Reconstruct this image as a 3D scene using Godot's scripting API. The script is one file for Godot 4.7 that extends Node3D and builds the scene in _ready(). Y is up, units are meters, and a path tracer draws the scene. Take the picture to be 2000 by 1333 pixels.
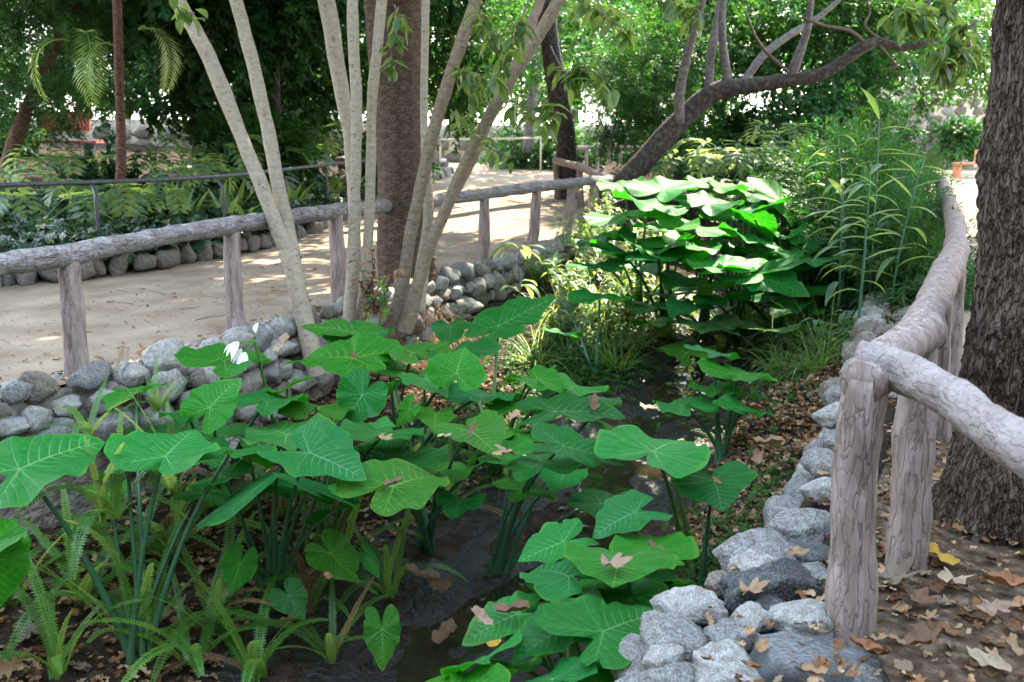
extends Node3D
# A shaded garden stream between two boulder walls, seen along the water: y up, metres, the viewer's eye at (0, 1.6, 0) looking towards -z.
# Depths d are metres in front of the viewer (z = -d).

const XL := [[2,-5.4],[3,-4.6],[4,-4],[4.7,-3.6],[5.73,-3.02],[6.47,-2.37],[8.26,-1.64],[10.7,-0.55],[12.6,0.41],[15.2,1.25],[19,1.9],[24,2.6]]
const XR := [[1,0.3],[2,0.38],[3,0.5],[3.5,0.88],[4,1.2],[4.73,1.58],[5.73,2.05],[6.5,2.42],[8.3,3.2],[10.7,4.35],[12.6,5.2],[15.2,6.2],[19,7.5],[24,9.5]]
const BED := [[0,0.25],[0.3,0.1],[0.48,0.02],[0.55,-0.06],[0.62,-0.1],[0.7,-0.05],[0.76,0.03],[0.85,0.28],[1,0.6]]
# elephant ears: number, where the plant is rooted, label
const EARS := [
	[1,[-2.03,-1.191,-4.64],"tall elephant ear with long stalks, among ferns by the stone wall"],
	[2,[-1.448,-1.158,-5.206],"elephant ear with leaves at two heights, between ferns and dark mud"],
	[3,[-1.276,-1.116,-5.598],"elephant ear carrying the largest tilted leaf below the pale stems"],
	[4,[-0.587,-1.124,-5.937],"elephant ear with a maple-like dead leaf on its broad leaf, mid stream bed"],
	[5,[-0.108,-1.244,-5.771],"elephant ear rooted in dark mud with a pointed leaf over the water"],
	[6,[1.034,-0.941,-5.118],"elephant ear with one slanting stalk and leaf above the stream, by the right bank"],
	[7,[1.091,-0.898,-4.916],"small elephant ear with one round upright leaf near the granite boulders"],
	[8,[0.659,-0.931,-3.749],"elephant ear crowding against the granite boulders, big tan leaf on top"],
	[9,[0.325,-1.079,-3.813],"lowest elephant ear cluster at the bottom edge, overlapping pointed leaves"],
	[10,[-2.047,-0.951,-6.124],"elephant ear beside the stone wall, behind the white lily"],
	[11,[-0.88,-0.979,-6.679],"elephant ear with a heart leaf folded upward, below the tree base"],
	[12,[-0.159,-1.006,-6.968],"elephant ear with one dark leaf held high before the stone wall corner"],
	[13,[1.637,-0.947,-7.096],"young elephant ear standing in the stream with thin stalks and small leaves"],
	[14,[-2.795,-1.156,-4.388],"elephant ear cut by the picture edge, two leaf lobes showing"],
	[15,[-0.766,-1.309,-4.837],"small elephant ear with a single heart leaf hanging over black mud"],
	[16,[0.837,-0.803,-9.075],"elephant ear with a flat bluish leaf among the weeds, above black mud"],
	[21,[1.564,-0.54,-11.381],"elephant ear in the sunlit clump, next to the rustic fence corner"],
	[22,[1.803,-0.632,-10.894],"elephant ear in the sunlit clump with a glowing yellow-green leaf"],
	[23,[2.306,-0.684,-11.146],"elephant ear in the sunlit clump with a leaf bleached white by sun"],
	[24,[2.744,-0.716,-11.305],"elephant ear in the middle of the sunlit clump, rising from the stream"],
	[25,[3.166,-0.661,-11.035],"elephant ear in the sunlit clump holding lemon-lit folded leaves"],
	[26,[3.558,-0.475,-10.968],"elephant ear at the outer end of the sunlit clump, beside the ginger stems"],
	[27,[2.464,-0.808,-10.079],"low elephant ear with ragged speckled leaves spread over the stream"]]
# their leaves: plant, stalk end, tip, facing, breadth, look, droop, cup, lobe droop
const BLADES := [
	[1,[-2.394,0,-4.362],[-2.149,0.059,-4.794],[0.113,0.974,0.198],0.95,0,0.25,0.1,0.2],
	[1,[-1.754,0,-4.548],[-1.694,0.055,-4.879],[0.053,0.983,0.173],1.3,0,0.25,0.3,0.2],
	[1,[-2.004,-0.1,-4.681],[-2.246,-0.182,-4.733],[-0.33,0.943,0.051],1,0,0.25,0.18,0.2],
	[1,[-2.295,0.05,-5.574],[-2.404,0.028,-5.339],[-0.216,0.976,-0.01],1.25,0,0.25,0.18,0.2],
	[10,[-1.873,0.15,-5.983],[-1.731,0.144,-6.399],[0.113,0.993,0.024],1.15,0,0.25,0.18,0.2],
	[10,[-1.687,0.1,-5.085],[-1.563,0.252,-5.205],[0.015,0.612,0.79],1.1,0,0.25,0.18,0.2],
	[10,[-1.845,0.05,-5.162],[-2.043,0.019,-5.328],[-0.137,0.99,-0.02],0.9,0,0.25,0.18,0.2],
	[10,[-1.488,0,-5.545],[-1.341,-0.043,-5.957],[0.033,0.995,-0.092],0.8,0,0.25,0.18,0.2],
	[2,[-1.298,-0.1,-5.212],[-1.598,-0.113,-5.534],[-0.069,0.997,0.023],0.9,1,0.25,0.18,0.2],
	[3,[-1.179,0.15,-6.887],[-1.604,0.217,-6.982],[0.118,0.98,0.161],0.75,1,0.25,0.18,0.2],
	[3,[-1.15,0.12,-6.937],[-0.953,0.148,-7.329],[0.046,0.995,0.094],0.9,0,0.25,0.18,0.2],
	[3,[-1.081,0.1,-6.278],[-1.58,0.101,-6.426],[-0.056,0.979,0.196],0.98,0,0.25,0.2,0.2],
	[11,[-0.693,0.1,-6.432],[-0.93,0.099,-6.802],[-0.055,0.998,0.031],0.95,1,0.25,0.18,0.2],
	[11,[-0.348,0.12,-5.779],[-0.309,0.293,-5.879],[-0.038,0.507,0.861],1.5,0,0.25,0.35,0.1],
	[11,[-0.339,0.1,-6.432],[-0.609,0.058,-6.777],[-0.123,0.992,-0.024],0.9,0,0.25,0.18,0.2],
	[12,[-0.102,0.1,-7.361],[0.352,0.367,-7.384],[-0.456,0.806,0.378],0.9,0,0.25,0.12,0.2],
	[16,[0.869,0,-9.218],[1.242,0.001,-9.452],[-0.01,1,-0.01],1.2,0,0.25,0.18,0.2],
	[16,[0.524,-0.1,-9.55],[0.593,-0.118,-9.299],[-0.026,0.997,0.078],1,2,0.25,0.18,0.2],
	[16,[0.46,-0.2,-8.504],[0.607,-0.249,-8.713],[0.108,0.982,-0.155],1.2,0,0.25,0.18,0.2],
	[12,[0.17,0,-6.083],[0.357,-0.028,-5.905],[-0.006,0.987,0.163],1,0,0.25,0.18,0.2],
	[12,[0.142,-0.05,-6.371],[0.015,-0.131,-6.582],[-0.231,0.947,-0.225],1.2,0,0.25,0.18,0.2],
	[12,[0.392,-0.05,-6.086],[0.629,-0.11,-6.389],[0.158,0.985,-0.071],1.05,0,0.25,0.18,0.2],
	[12,[0.268,-0.1,-5.662],[0.708,-0.054,-5.62],[-0.112,0.989,0.101],0.9,1,0.25,0.18,0.2],
	[5,[0.478,-0.15,-5.652],[0.685,-0.243,-5.778],[0.368,0.926,-0.081],0.9,1,0.25,0.18,0.2],
	[4,[-0.577,0,-6.083],[-0.412,-0.037,-5.886],[0.03,0.987,0.158],1.1,1,0.25,0.18,0.2],
	[4,[-0.789,-0.05,-6.138],[-0.906,-0.17,-6.338],[-0.288,0.886,-0.364],1,0,0.25,0.18,0.2],
	[3,[-0.934,0,-5.706],[-1.087,-0.218,-5.656],[-0.174,0.334,0.926],0.95,0,0.25,0.18,0.2],
	[11,[-0.644,-0.1,-5.729],[-0.735,-0.222,-5.709],[-0.417,0.443,0.794],0.8,0,0.25,0.18,0.2],
	[4,[-0.219,0.02,-4.897],[-0.069,-0.03,-4.691],[0.02,0.975,0.223],1.2,1,0.25,0.28,0.2],
	[4,[-0.041,-0.1,-4.858],[-0.264,-0.16,-5.046],[-0.208,0.976,-0.065],1,0,0.25,0.18,0.2],
	[5,[0.273,-0.02,-4.767],[0.582,-0.08,-4.736],[0.156,0.948,0.278],0.85,0,0.25,0.25,0.2],
	[5,[0.167,-0.15,-4.875],[0.12,-0.21,-5.308],[-0.034,0.99,-0.134],1,0,0.25,0.18,0.2],
	[6,[0.728,0,-4.627],[0.973,0.007,-4.993],[0.064,0.996,0.062],1.05,0,0.25,0.12,0.2],
	[6,[0.856,-0.15,-5.018],[0.95,-0.21,-5.336],[0.067,0.984,-0.166],0.9,0,0.25,0.18,0.2],
	[2,[-1.004,0.05,-4.459],[-0.706,-0.01,-4.305],[0.081,0.972,0.22],1.15,0,0.25,0.22,0.2],
	[3,[-0.718,-0.05,-5.077],[-0.641,-0.11,-5.46],[0.076,0.987,-0.139],1,1,0.25,0.18,0.2],
	[4,[-0.583,-0.1,-4.389],[-0.33,-0.105,-4.749],[0.119,0.99,0.072],0.95,1,0.25,0.15,0.2],
	[2,[-0.914,-0.1,-5.212],[-1.122,-0.16,-5.516],[-0.139,0.985,-0.1],1,1,0.25,0.18,0.2],
	[3,[-0.628,-0.2,-5.015],[-0.828,-0.258,-5.402],[-0.103,0.99,-0.096],1,1,0.25,0.18,0.2],
	[1,[-1.483,-0.05,-4.763],[-1.467,-0.11,-5.094],[0.057,0.983,-0.175],1.1,0,0.25,0.18,0.2],
	[2,[-1.416,-0.1,-4.833],[-1.381,-0.217,-5.062],[0.067,0.893,-0.446],1,1,0.25,0.18,0.2],
	[2,[-1.542,-0.2,-4.782],[-1.781,-0.265,-4.861],[-0.271,0.962,0.031],0.9,0,0.25,0.18,0.2],
	[2,[-1.232,-0.15,-4.679],[-1.335,-0.21,-4.984],[-0.068,0.983,-0.171],2.3,0,0.25,-0.5,0.2],
	[14,[-2.273,-0.2,-3.809],[-2.237,-0.476,-3.759],[0.636,0.218,0.74],1,0,0.25,0.18,0.2],
	[14,[-2.24,-0.1,-3.746],[-2.268,-0.164,-3.997],[0.064,0.965,-0.254],1,0,0.25,0.18,0.2],
	[2,[-1.487,-0.7,-4.79],[-1.549,-0.886,-4.75],[0.049,0.194,0.98],0.75,0,0.25,0.18,0.2],
	[2,[-1.182,-0.8,-4.608],[-1.077,-0.906,-4.548],[0.264,0.658,0.705],0.95,1,0.25,0.18,0.2],
	[3,[-0.995,-0.65,-4.812],[-0.827,-0.777,-4.732],[0.214,0.708,0.673],0.95,1,0.25,0.18,0.2],
	[3,[-0.808,-0.7,-4.867],[-0.733,-0.783,-4.817],[0.335,0.691,0.641],0.75,0,0.25,0.18,0.2],
	[15,[-0.657,-0.85,-4.359],[-0.648,-1.049,-4.309],[0.147,0.247,0.958],0.8,1,0.25,0.18,0.2],
	[8,[0.569,-0.12,-4.11],[0.344,-0.153,-3.984],[-0.042,0.982,0.185],0.95,0,0.25,0.18,0.2],
	[8,[0.622,-0.2,-3.876],[0.629,-0.184,-4.135],[-0.036,0.998,0.06],1.15,0,0.25,0.18,0.2],
	[8,[0.438,-0.12,-3.611],[0.386,-0.101,-3.357],[0.031,0.997,-0.068],1.45,0,0.25,0.12,0.2],
	[8,[0.35,-0.3,-3.721],[0.243,-0.387,-3.942],[-0.247,0.936,-0.251],0.95,0,0.25,0.18,0.2],
	[8,[0.565,-0.3,-3.866],[0.697,-0.36,-4.12],[0.154,0.977,-0.151],0.95,1,0.25,0.18,0.2],
	[9,[0.129,-0.35,-3.637],[0.023,-0.422,-3.863],[-0.202,0.957,-0.209],0.95,0,0.25,0.18,0.2],
	[8,[0.436,-0.35,-3.242],[0.349,-0.508,-3.429],[-0.379,0.786,-0.488],0.9,0,0.25,0.18,0.2],
	[9,[0.237,-0.25,-4.077],[0.007,-0.293,-3.963],[-0.096,0.98,0.172],0.9,0,0.25,0.18,0.2],
	[9,[0.238,-0.2,-3.625],[0.069,-0.26,-3.925],[-0.18,0.979,-0.094],0.9,0,0.25,0.18,0.2],
	[8,[0.49,-0.3,-3.622],[0.268,-0.36,-3.792],[-0.268,0.963,0.011],0.75,1,0.25,0.18,0.2],
	[8,[0.624,-0.35,-3.868],[0.715,-0.508,-4.053],[0.343,0.791,-0.506],1.2,1,0.25,0.18,0.2],
	[9,[0.021,-0.3,-3.493],[-0.195,-0.308,-3.348],[0.051,0.99,0.131],0.8,1,0.25,0.18,0.2],
	[9,[0.208,-0.2,-3.217],[-0.011,-0.237,-3.082],[-0.042,0.978,0.203],0.85,0,0.25,0.2,0.2],
	[8,[0.332,-0.18,-3.145],[0.614,-0.24,-3.448],[0.181,0.983,-0.026],0.85,0,0.25,0.18,0.2],
	[9,[-0.104,-0.3,-3.159],[-0.216,-0.455,-3.335],[-0.426,0.797,-0.428],1,0,0.25,0.18,0.2],
	[9,[0.089,-0.4,-3.325],[-0.021,-0.538,-3.516],[-0.372,0.841,-0.393],1.1,1,0.25,0.18,0.2],
	[9,[0.142,-0.25,-2.946],[0.019,-0.353,-3.15],[-0.302,0.911,-0.279],0.95,0,0.25,0.18,0.2],
	[9,[-0.17,-0.3,-2.978],[-0.324,-0.373,-3.175],[-0.258,0.954,-0.151],0.95,0,0.25,0.18,0.2],
	[9,[-0.073,-0.35,-3.04],[0,-0.452,-3.268],[0.186,0.917,-0.352],0.95,0,0.25,0.18,0.2],
	[9,[0.331,-0.35,-3.056],[0.514,-0.426,-3.225],[0.298,0.949,-0.103],0.8,0,0.25,0.18,0.2],
	[7,[1.04,-0.15,-4.605],[1.046,-0.208,-4.365],[-0.155,0.96,0.235],1.4,0,0.25,0.08,0.2],
	[7,[0.914,-0.75,-4.649],[1.086,-0.848,-4.818],[0.323,0.924,-0.204],1,1,0.25,0.18,0.2],
	[13,[1.706,-0.4,-6.74],[2,-0.46,-6.861],[0.206,0.979,0.015],0.95,0,0.25,0.18,0.2],
	[13,[1.314,-0.45,-6.977],[1.19,-0.483,-7.398],[-0.046,0.997,-0.065],0.9,0,0.25,0.18,0.2],
	[13,[1.57,-0.1,-7.254],[1.78,-0.16,-7.473],[0.167,0.98,-0.108],1.2,0,0.25,0.18,0.2],
	[13,[1.721,-0.2,-6.981],[2.031,-0.25,-7.289],[0.143,0.99,-0.017],1.1,0,0.25,0.18,0.2],
	[13,[1.806,-0.4,-7.162],[1.985,-0.46,-7.346],[0.158,0.974,-0.163],1,0,0.25,0.18,0.2],
	[13,[1.577,-0.35,-7.131],[1.477,-0.388,-7.558],[-0.02,0.996,-0.084],0.6,0,0.25,0.18,0.2],
	[5,[0.531,-0.55,-5.277],[0.474,-0.588,-5.711],[-0.058,0.995,-0.079],0.8,1,0.25,0.18,0.2],
	[1,[-2.31,-0.4,-5.1],[-2.194,-0.392,-4.867],[-0.017,0.999,-0.027],0.876,1,0.25,0.18,0.2],
	[1,[-1.815,-0.45,-5.187],[-1.59,-0.445,-5.058],[-0.07,0.994,0.088],0.855,1,0.25,0.18,0.2],
	[2,[-1.14,-0.35,-4.972],[-1.151,-0.41,-5.345],[0.016,0.987,-0.159],1.041,0,0.25,0.18,0.2],
	[2,[-1.017,-0.5,-5.04],[-1.192,-0.628,-5.183],[-0.406,0.869,-0.283],1.045,0,0.25,0.18,0.2],
	[3,[-0.796,-0.3,-5.163],[-0.616,-0.36,-5.413],[0.199,0.976,-0.091],0.856,1,0.25,0.18,0.2],
	[3,[-1.224,-0.1,-5.729],[-1.233,-0.134,-6.168],[0.009,0.997,-0.078],0.898,1,0.25,0.18,0.2],
	[10,[-1.669,-0.25,-5.672],[-1.612,-0.31,-6.084],[0.026,0.99,-0.14],1.09,1,0.25,0.18,0.2],
	[10,[-2.186,-0.2,-5.519],[-2.497,-0.241,-5.827],[-0.08,0.995,-0.051],1.018,1,0.25,0.18,0.2],
	[11,[-0.488,-0.15,-5.783],[-0.464,-0.163,-5.525],[0.003,0.999,0.049],0.92,1,0.25,0.18,0.2],
	[11,[-0.854,0,-6.39],[-0.608,-0.06,-6.611],[0.229,0.973,-0.009],0.923,1,0.25,0.18,0.2],
	[4,[-0.423,-0.35,-5.299],[-0.312,-0.41,-5.674],[0.072,0.988,-0.137],0.977,1,0.25,0.18,0.2],
	[4,[-0.299,-0.5,-5.193],[-0.336,-0.479,-4.937],[0.023,0.997,-0.08],0.963,0,0.25,0.18,0.2],
	[5,[0.031,-0.2,-5.519],[0.13,-0.248,-5.945],[0.044,0.994,-0.102],0.861,0,0.25,0.18,0.2],
	[5,[0.06,-0.45,-5.227],[0.293,-0.51,-5.384],[0.215,0.975,-0.053],0.98,1,0.25,0.18,0.2],
	[12,[0,-0.15,-6.016],[-0.135,-0.165,-5.794],[-0.024,0.998,0.052],1.099,0,0.25,0.18,0.2],
	[12,[0.505,-0.25,-6.424],[0.775,-0.292,-6.769],[0.083,0.995,-0.057],1.009,1,0.25,0.18,0.2],
	[3,[-1.441,0,-5.851],[-1.633,-0.113,-5.985],[-0.41,0.896,-0.169],1.037,1,0.25,0.18,0.2],
	[2,[-1.783,-0.2,-5.233],[-1.645,-0.204,-5.012],[-0.018,0.999,0.028],0.931,0,0.25,0.18,0.2],
	[5,[0.306,-0.4,-5.347],[0.254,-0.39,-5.093],[0.011,0.999,-0.038],0.996,0,0.25,0.18,0.2],
	[11,[-0.203,-0.1,-6.025],[0.031,-0.16,-6.385],[0.08,0.99,-0.113],0.923,0,0.25,0.18,0.2],
	[4,[-0.916,-0.25,-5.378],[-1.063,-0.3,-5.79],[-0.062,0.993,-0.1],1.074,1,0.25,0.18,0.2],
	[8,[0.441,-0.35,-3.551],[0.622,-0.427,-3.722],[0.241,0.955,-0.175],0.855,1,0.25,0.18,0.2],
	[9,[0.197,-0.35,-3.726],[0.307,-0.502,-3.906],[0.366,0.809,-0.46],1.013,1,0.25,0.18,0.2],
	[9,[0.021,-0.45,-3.564],[0.17,-0.58,-3.734],[0.358,0.866,-0.349],1.004,1,0.25,0.18,0.2],
	[12,[-0.533,-0.05,-8.053],[-0.515,-0.11,-7.748],[0.012,0.981,0.192],1,0,0.25,0.18,0.2],
	[22,[1.672,0.979,-10.6],[2.024,1.071,-10.999],[-0.043,0.981,0.19],1.3,0,0.121,0.18,0.2],
	[21,[1.438,0.855,-10],[1.248,0.929,-10.5],[0.254,0.966,0.047],1.3,0,0.167,0.18,0.2],
	[26,[3.553,0.615,-11],[3.474,0.617,-11.534],[-0.095,0.995,0.017],1.1,0,0.316,0.18,0.2],
	[26,[3.543,0.423,-10.6],[3.825,0.42,-11.061],[0.003,1,-0.005],1,0,0.094,0.18,0.2],
	[26,[3.483,0.778,-11.6],[3.854,0.795,-11.991],[-0.068,0.997,-0.021],1.1,0,0.242,0.18,0.2],
	[26,[4.056,0.718,-12],[4.033,0.719,-12.54],[-0.131,0.991,0.006],1,0,0.198,0.18,0.2],
	[21,[0.993,0.467,-10.2],[0.81,0.457,-10.708],[-0.174,0.984,0.043],1.1,0,0.109,0.18,0.2],
	[21,[0.862,0.273,-9.6],[0.715,0.256,-10.119],[-0.102,0.995,-0.003],1,0,0.178,0.18,0.2],
	[22,[1.143,0.352,-9.8],[1.036,0.341,-10.329],[0.268,0.96,-0.075],1.1,0,0.195,0.18,0.2],
	[26,[3.318,0.217,-10],[3.654,0.204,-10.423],[0.001,1,-0.03],1,0,0.089,0.18,0.2],
	[24,[1.787,-0.097,-9.3],[1.533,-0.101,-8.992],[0.05,0.997,0.054],1,0,0.293,0.18,0.2],
	[24,[2.458,0.968,-11.5],[2.79,0.964,-11.926],[0.122,0.989,0.085],1.2,0,0.088,0.18,0.2],
	[25,[3.127,0.803,-11],[2.812,1.104,-11.32],[0.264,0.819,0.509],1,0,0.13,0.18,0.2],
	[26,[3.208,0.897,-12],[3.602,0.914,-12.369],[0.019,0.998,0.068],1.2,0,0.114,0.18,0.2],
	[24,[2.189,0.821,-10.6],[2.569,0.887,-10.978],[-0.01,0.987,0.161],1.2,0,0.216,0.18,0.2],
	[24,[2.801,0.877,-11.5],[3.049,0.898,-11.979],[0.131,0.985,0.11],1.4,0,0.296,0.18,0.2],
	[25,[2.784,0.749,-10.8],[3.163,0.826,-11.177],[-0.284,0.955,-0.089],1.2,0,0.27,0.18,0.2],
	[25,[2.583,0.654,-10.2],[2.384,0.774,-10.622],[0.41,0.91,0.066],1,0,0.199,0.18,0.2],
	[25,[2.557,0.705,-10],[2.816,0.505,-10.261],[0.297,0.877,-0.377],0.9,0,0.29,0.18,0.2],
	[22,[1.585,0.644,-9.8],[1.457,0.643,-10.325],[-0.045,0.999,0.009],1.1,0,0.161,0.18,0.2],
	[23,[1.914,0.628,-9.8],[2.208,0.66,-10.251],[0.122,0.981,0.15],1.3,0,0.234,0.18,0.2],
	[23,[1.85,0.436,-9.9],[1.712,0.599,-9.98],[-0.143,0.336,0.931],0.9,0,0.207,0.18,0.2],
	[22,[1.468,0.442,-9.5],[1.807,0.502,-9.888],[-0.28,0.955,-0.097],1.3,0,0.245,0.18,0.2],
	[22,[1.446,0.44,-9.6],[1.301,0.521,-10.114],[0.21,0.973,0.093],1.3,0,0.301,0.18,0.2],
	[25,[2.448,0.522,-9.8],[2.247,0.582,-10.261],[0.319,0.948,-0.015],1.1,0,0.098,0.18,0.2],
	[26,[3.177,0.478,-10.2],[3.352,0.634,-10.3],[-0.211,0.686,0.696],1.25,0,0.311,0.18,0.2],
	[26,[2.978,0.49,-10.4],[3.239,0.412,-10.694],[0.243,0.969,-0.041],1,0,0.296,0.18,0.2],
	[26,[3.283,0.674,-11],[3.539,0.601,-11.298],[0.13,0.983,-0.131],1.1,0,0.24,0.18,0.2],
	[21,[1.218,0.714,-10.2],[1.153,0.766,-10.734],[-0.144,0.983,0.112],1.3,0,0.232,0.18,0.2],
	[21,[1.264,0.996,-11],[1.091,1.108,-11.499],[0.005,0.976,0.217],0.9,0,0.303,0.18,0.2],
	[24,[2.389,0.247,-8.9],[2.667,0.197,-8.46],[-0.179,0.959,0.222],0.9,0,0.301,0.18,0.2],
	[24,[2.393,0.282,-9],[2.399,0.25,-9.539],[-0.255,0.965,-0.06],1.4,0,0.108,0.18,0.2],
	[23,[1.934,0.346,-9],[1.734,0.349,-9.502],[0.028,1,-0.006],0.9,1,0.291,0.18,0.2],
	[23,[2.007,0.356,-9],[2.52,0.383,-9.167],[-0.011,0.992,0.126],0.8,0,0.128,0.18,0.2],
	[27,[2.004,-0.259,-9.2],[2.201,-0.274,-8.852],[-0.008,0.999,0.046],1.1,2,0.294,0.18,0.2],
	[27,[1.953,-0.264,-9.2],[1.853,-0.295,-9.73],[0.018,0.998,-0.062],1,2,0.206,0.18,0.2],
	[27,[2.484,-0.269,-9],[2.806,-0.319,-9.368],[-0.001,0.991,-0.136],1.3,2,0.223,0.18,0.2],
	[26,[3.112,-0.179,-9.6],[3.38,-0.238,-9.891],[0.168,0.985,-0.046],1.1,0,0.226,0.18,0.2],
	[25,[2.813,-0.115,-9.4],[2.568,-0.129,-9.084],[-0.085,0.996,-0.023],0.9,0,0.264,0.18,0.2],
	[23,[1.503,-0.284,-9.4],[1.269,-0.334,-9.759],[-0.02,0.992,-0.125],0.9,1,0.281,0.18,0.2],
	[26,[3.06,0.325,-9.8],[3.386,0.297,-10.229],[0.089,0.996,0.003],1.1,0,0.21,0.18,0.2],
	[22,[1.683,0.403,-9.4],[1.67,0.388,-9.94],[-0.08,0.997,-0.025],1.2,0,0.155,0.18,0.2],
	[24,[2.497,0.691,-10.8],[2.423,0.695,-11.335],[-0.133,0.991,0.025],1.3,0,0.312,0.18,0.2],
	[23,[1.989,0.77,-10.9],[1.899,0.809,-11.431],[-0.136,0.986,0.095],1.2,0,0.229,0.18,0.2],
	[21,[1.299,0.512,-9.8],[1.2,0.52,-10.331],[0.072,0.997,0.002],1.2,0,0.184,0.18,0.2],
	[25,[2.714,0.327,-10],[2.686,0.304,-10.539],[0.045,0.998,-0.044],1.1,0,0.096,0.18,0.2],
	[21,[1.728,0.141,-9.6],[1.518,0.116,-9.26],[0.081,0.989,0.123],1,0,0.153,0.18,0.2],
	[26,[2.999,0.029,-9.8],[3.3,0.025,-10.249],[0.108,0.992,0.064],1,0,0.272,0.18,0.2],
	[21,[1.474,0.159,-10.424],[1.543,0.137,-10.031],[-0.117,0.99,0.076],1.05,0,0.161,0.18,0.2],
	[22,[1.775,-0.135,-10.466],[1.591,-0.185,-10.918],[-0.265,0.964,0.001],1.05,1,0.211,0.18,0.2],
	[23,[2.207,0.467,-10.202],[2.033,0.417,-10.581],[-0.223,0.974,-0.026],1.05,0,0.283,0.18,0.2],
	[24,[2.506,0.348,-10.273],[2.279,0.32,-9.945],[0.091,0.985,0.147],1.05,1,0.226,0.18,0.2],
	[25,[3.021,0.151,-10.478],[2.829,0.118,-10.128],[0.082,0.987,0.14],1.05,0,0.288,0.18,0.2],
	[26,[1.602,-0.235,-10.058],[1.741,-0.239,-10.58],[-0.081,0.996,-0.028],1.05,1,0.167,0.18,0.2],
	[21,[2.161,-0.034,-9.387],[2.153,-0.053,-9.926],[-0.135,0.99,-0.033],1.05,0,0.123,0.18,0.2],
	[22,[1.966,0.042,-9.721],[2.259,0.022,-10.174],[0.056,0.998,-0.009],1.05,1,0.102,0.18,0.2],
	[23,[2.879,-0.201,-10.511],[2.598,-0.205,-10.226],[0.029,0.999,0.042],1.05,0,0.152,0.18,0.2],
	[24,[1.749,0.525,-9.228],[2.041,0.475,-9.554],[0.275,0.956,0.1],1.05,1,0.274,0.18,0.2],
	[25,[1.176,0.4,-9.422],[1.463,0.367,-9.878],[0.11,0.994,-0.003],1.05,0,0.305,0.18,0.2],
	[26,[3.223,0.025,-10.556],[3.39,0.045,-11.069],[0.033,0.998,0.051],1.05,1,0.259,0.18,0.2],
	[27,[1.698,-0.499,-9],[1.582,-0.503,-9.527],[-0.047,0.999,0.003],0.8,1,0.153,0.18,0.2]]
# stems: x, y, z, radius along each
const STEMS := {
	"A": [[-1.628,-0.399,-7.72,0.084],[-1.684,-0.163,-7.75,0.081],[-1.765,0.177,-7.8,0.075],[-1.83,0.472,-7.85,0.075],[-1.876,0.637,-7.9,0.082]],
	"A1": [[-1.84,0.575,-7.88,0.069],[-1.948,0.808,-7.9,0.063],[-2.099,1.226,-7.95,0.06],[-2.24,1.578,-8,0.058],[-2.397,1.989,-8.05,0.064],[-2.537,2.316,-8.1,0.064],[-2.772,2.707,-8.2,0.061],[-3.057,3.276,-8.3,0.055],[-3.325,3.994,-8.4,0.045]],
	"A2": [[-1.841,0.57,-7.92,0.069],[-1.898,0.793,-8.05,0.06],[-1.987,1.219,-8.1,0.057],[-2.067,1.641,-8.2,0.058],[-2.181,2.147,-8.3,0.055],[-2.332,2.734,-8.4,0.056],[-2.484,3.356,-8.5,0.049],[-2.596,4.051,-8.6,0.039]],
	"B": [[-1.428,-0.111,-8.35,0.045],[-1.398,0.439,-8.4,0.049],[-1.399,0.889,-8.45,0.053],[-1.411,1.29,-8.5,0.057],[-1.443,1.643,-8.55,0.06],[-1.523,2.124,-8.6,0.068],[-1.606,2.725,-8.65,0.075],[-1.688,3.397,-8.7,0.065],[-1.785,4.108,-8.8,0.051]],
	"Cc": [[-1.43,-0.06,-8.1,0.057],[-1.39,0.302,-8.1,0.054],[-1.355,0.788,-8.1,0.047],[-1.319,1.304,-8.1,0.047],[-1.291,1.848,-8.1,0.046],[-1.299,2.336,-8.1,0.046],[-1.293,2.732,-8.1,0.046],[-1.258,3.937,-8.2,0.034]],
	"Dd": [[-1.347,-0.034,-8.2,0.051],[-1.291,0.286,-8.2,0.048],[-1.239,0.778,-8.2,0.043],[-1.204,1.301,-8.2,0.043],[-1.178,1.851,-8.2,0.044],[-1.112,2.345,-8.2,0.044],[-1.067,2.707,-8.2,0.044],[-0.933,3.937,-8.2,0.034]],
	"Ff": [[-0.844,0.039,-8.3,0.069],[-0.779,0.537,-8.35,0.059],[-0.741,0.893,-8.4,0.042],[-0.762,1.424,-8.45,0.035],[-0.767,1.86,-8.5,0.034],[-0.748,2.372,-8.5,0.034],[-0.731,2.788,-8.5,0.034],[-0.683,3.934,-8.6,0.025]],
	"Gg": [[-1.066,-0.151,-8.1,0.067],[-0.952,0.302,-8.1,0.057],[-0.861,0.788,-8.1,0.054],[-0.756,1.219,-8.1,0.052],[-0.659,1.599,-8.1,0.056],[-0.529,2.012,-8.1,0.054],[-0.398,2.376,-8.1,0.054],[-0.269,2.732,-8.1,0.051],[0.04,3.798,-8.1,0.037]],
	"Hh": [[-0.928,-0.084,-8,0.073],[-0.823,0.274,-8,0.06],[-0.693,0.668,-8,0.053],[-0.576,0.927,-8,0.05],[-0.426,1.266,-8,0.048],[-0.211,1.681,-8,0.052],[0,2.047,-8,0.053],[0.207,2.366,-8,0.052],[0.39,2.66,-8,0.05],[0.803,3.402,-8,0.037]],
	"H2": [[-0.042,1.989,-8.05,0.04],[0.085,2.284,-8.2,0.041],[0.171,2.518,-8.3,0.041],[0.258,2.774,-8.4,0.038],[0.429,3.737,-8.6,0.027]],
	"I": [[-0.696,0.678,-8.3,0.041],[-0.537,1.009,-8.35,0.038],[-0.38,1.293,-8.4,0.035],[-0.246,1.577,-8.45,0.035],[-0.111,1.903,-8.5,0.032],[0.045,2.253,-8.6,0.025]]}
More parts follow.
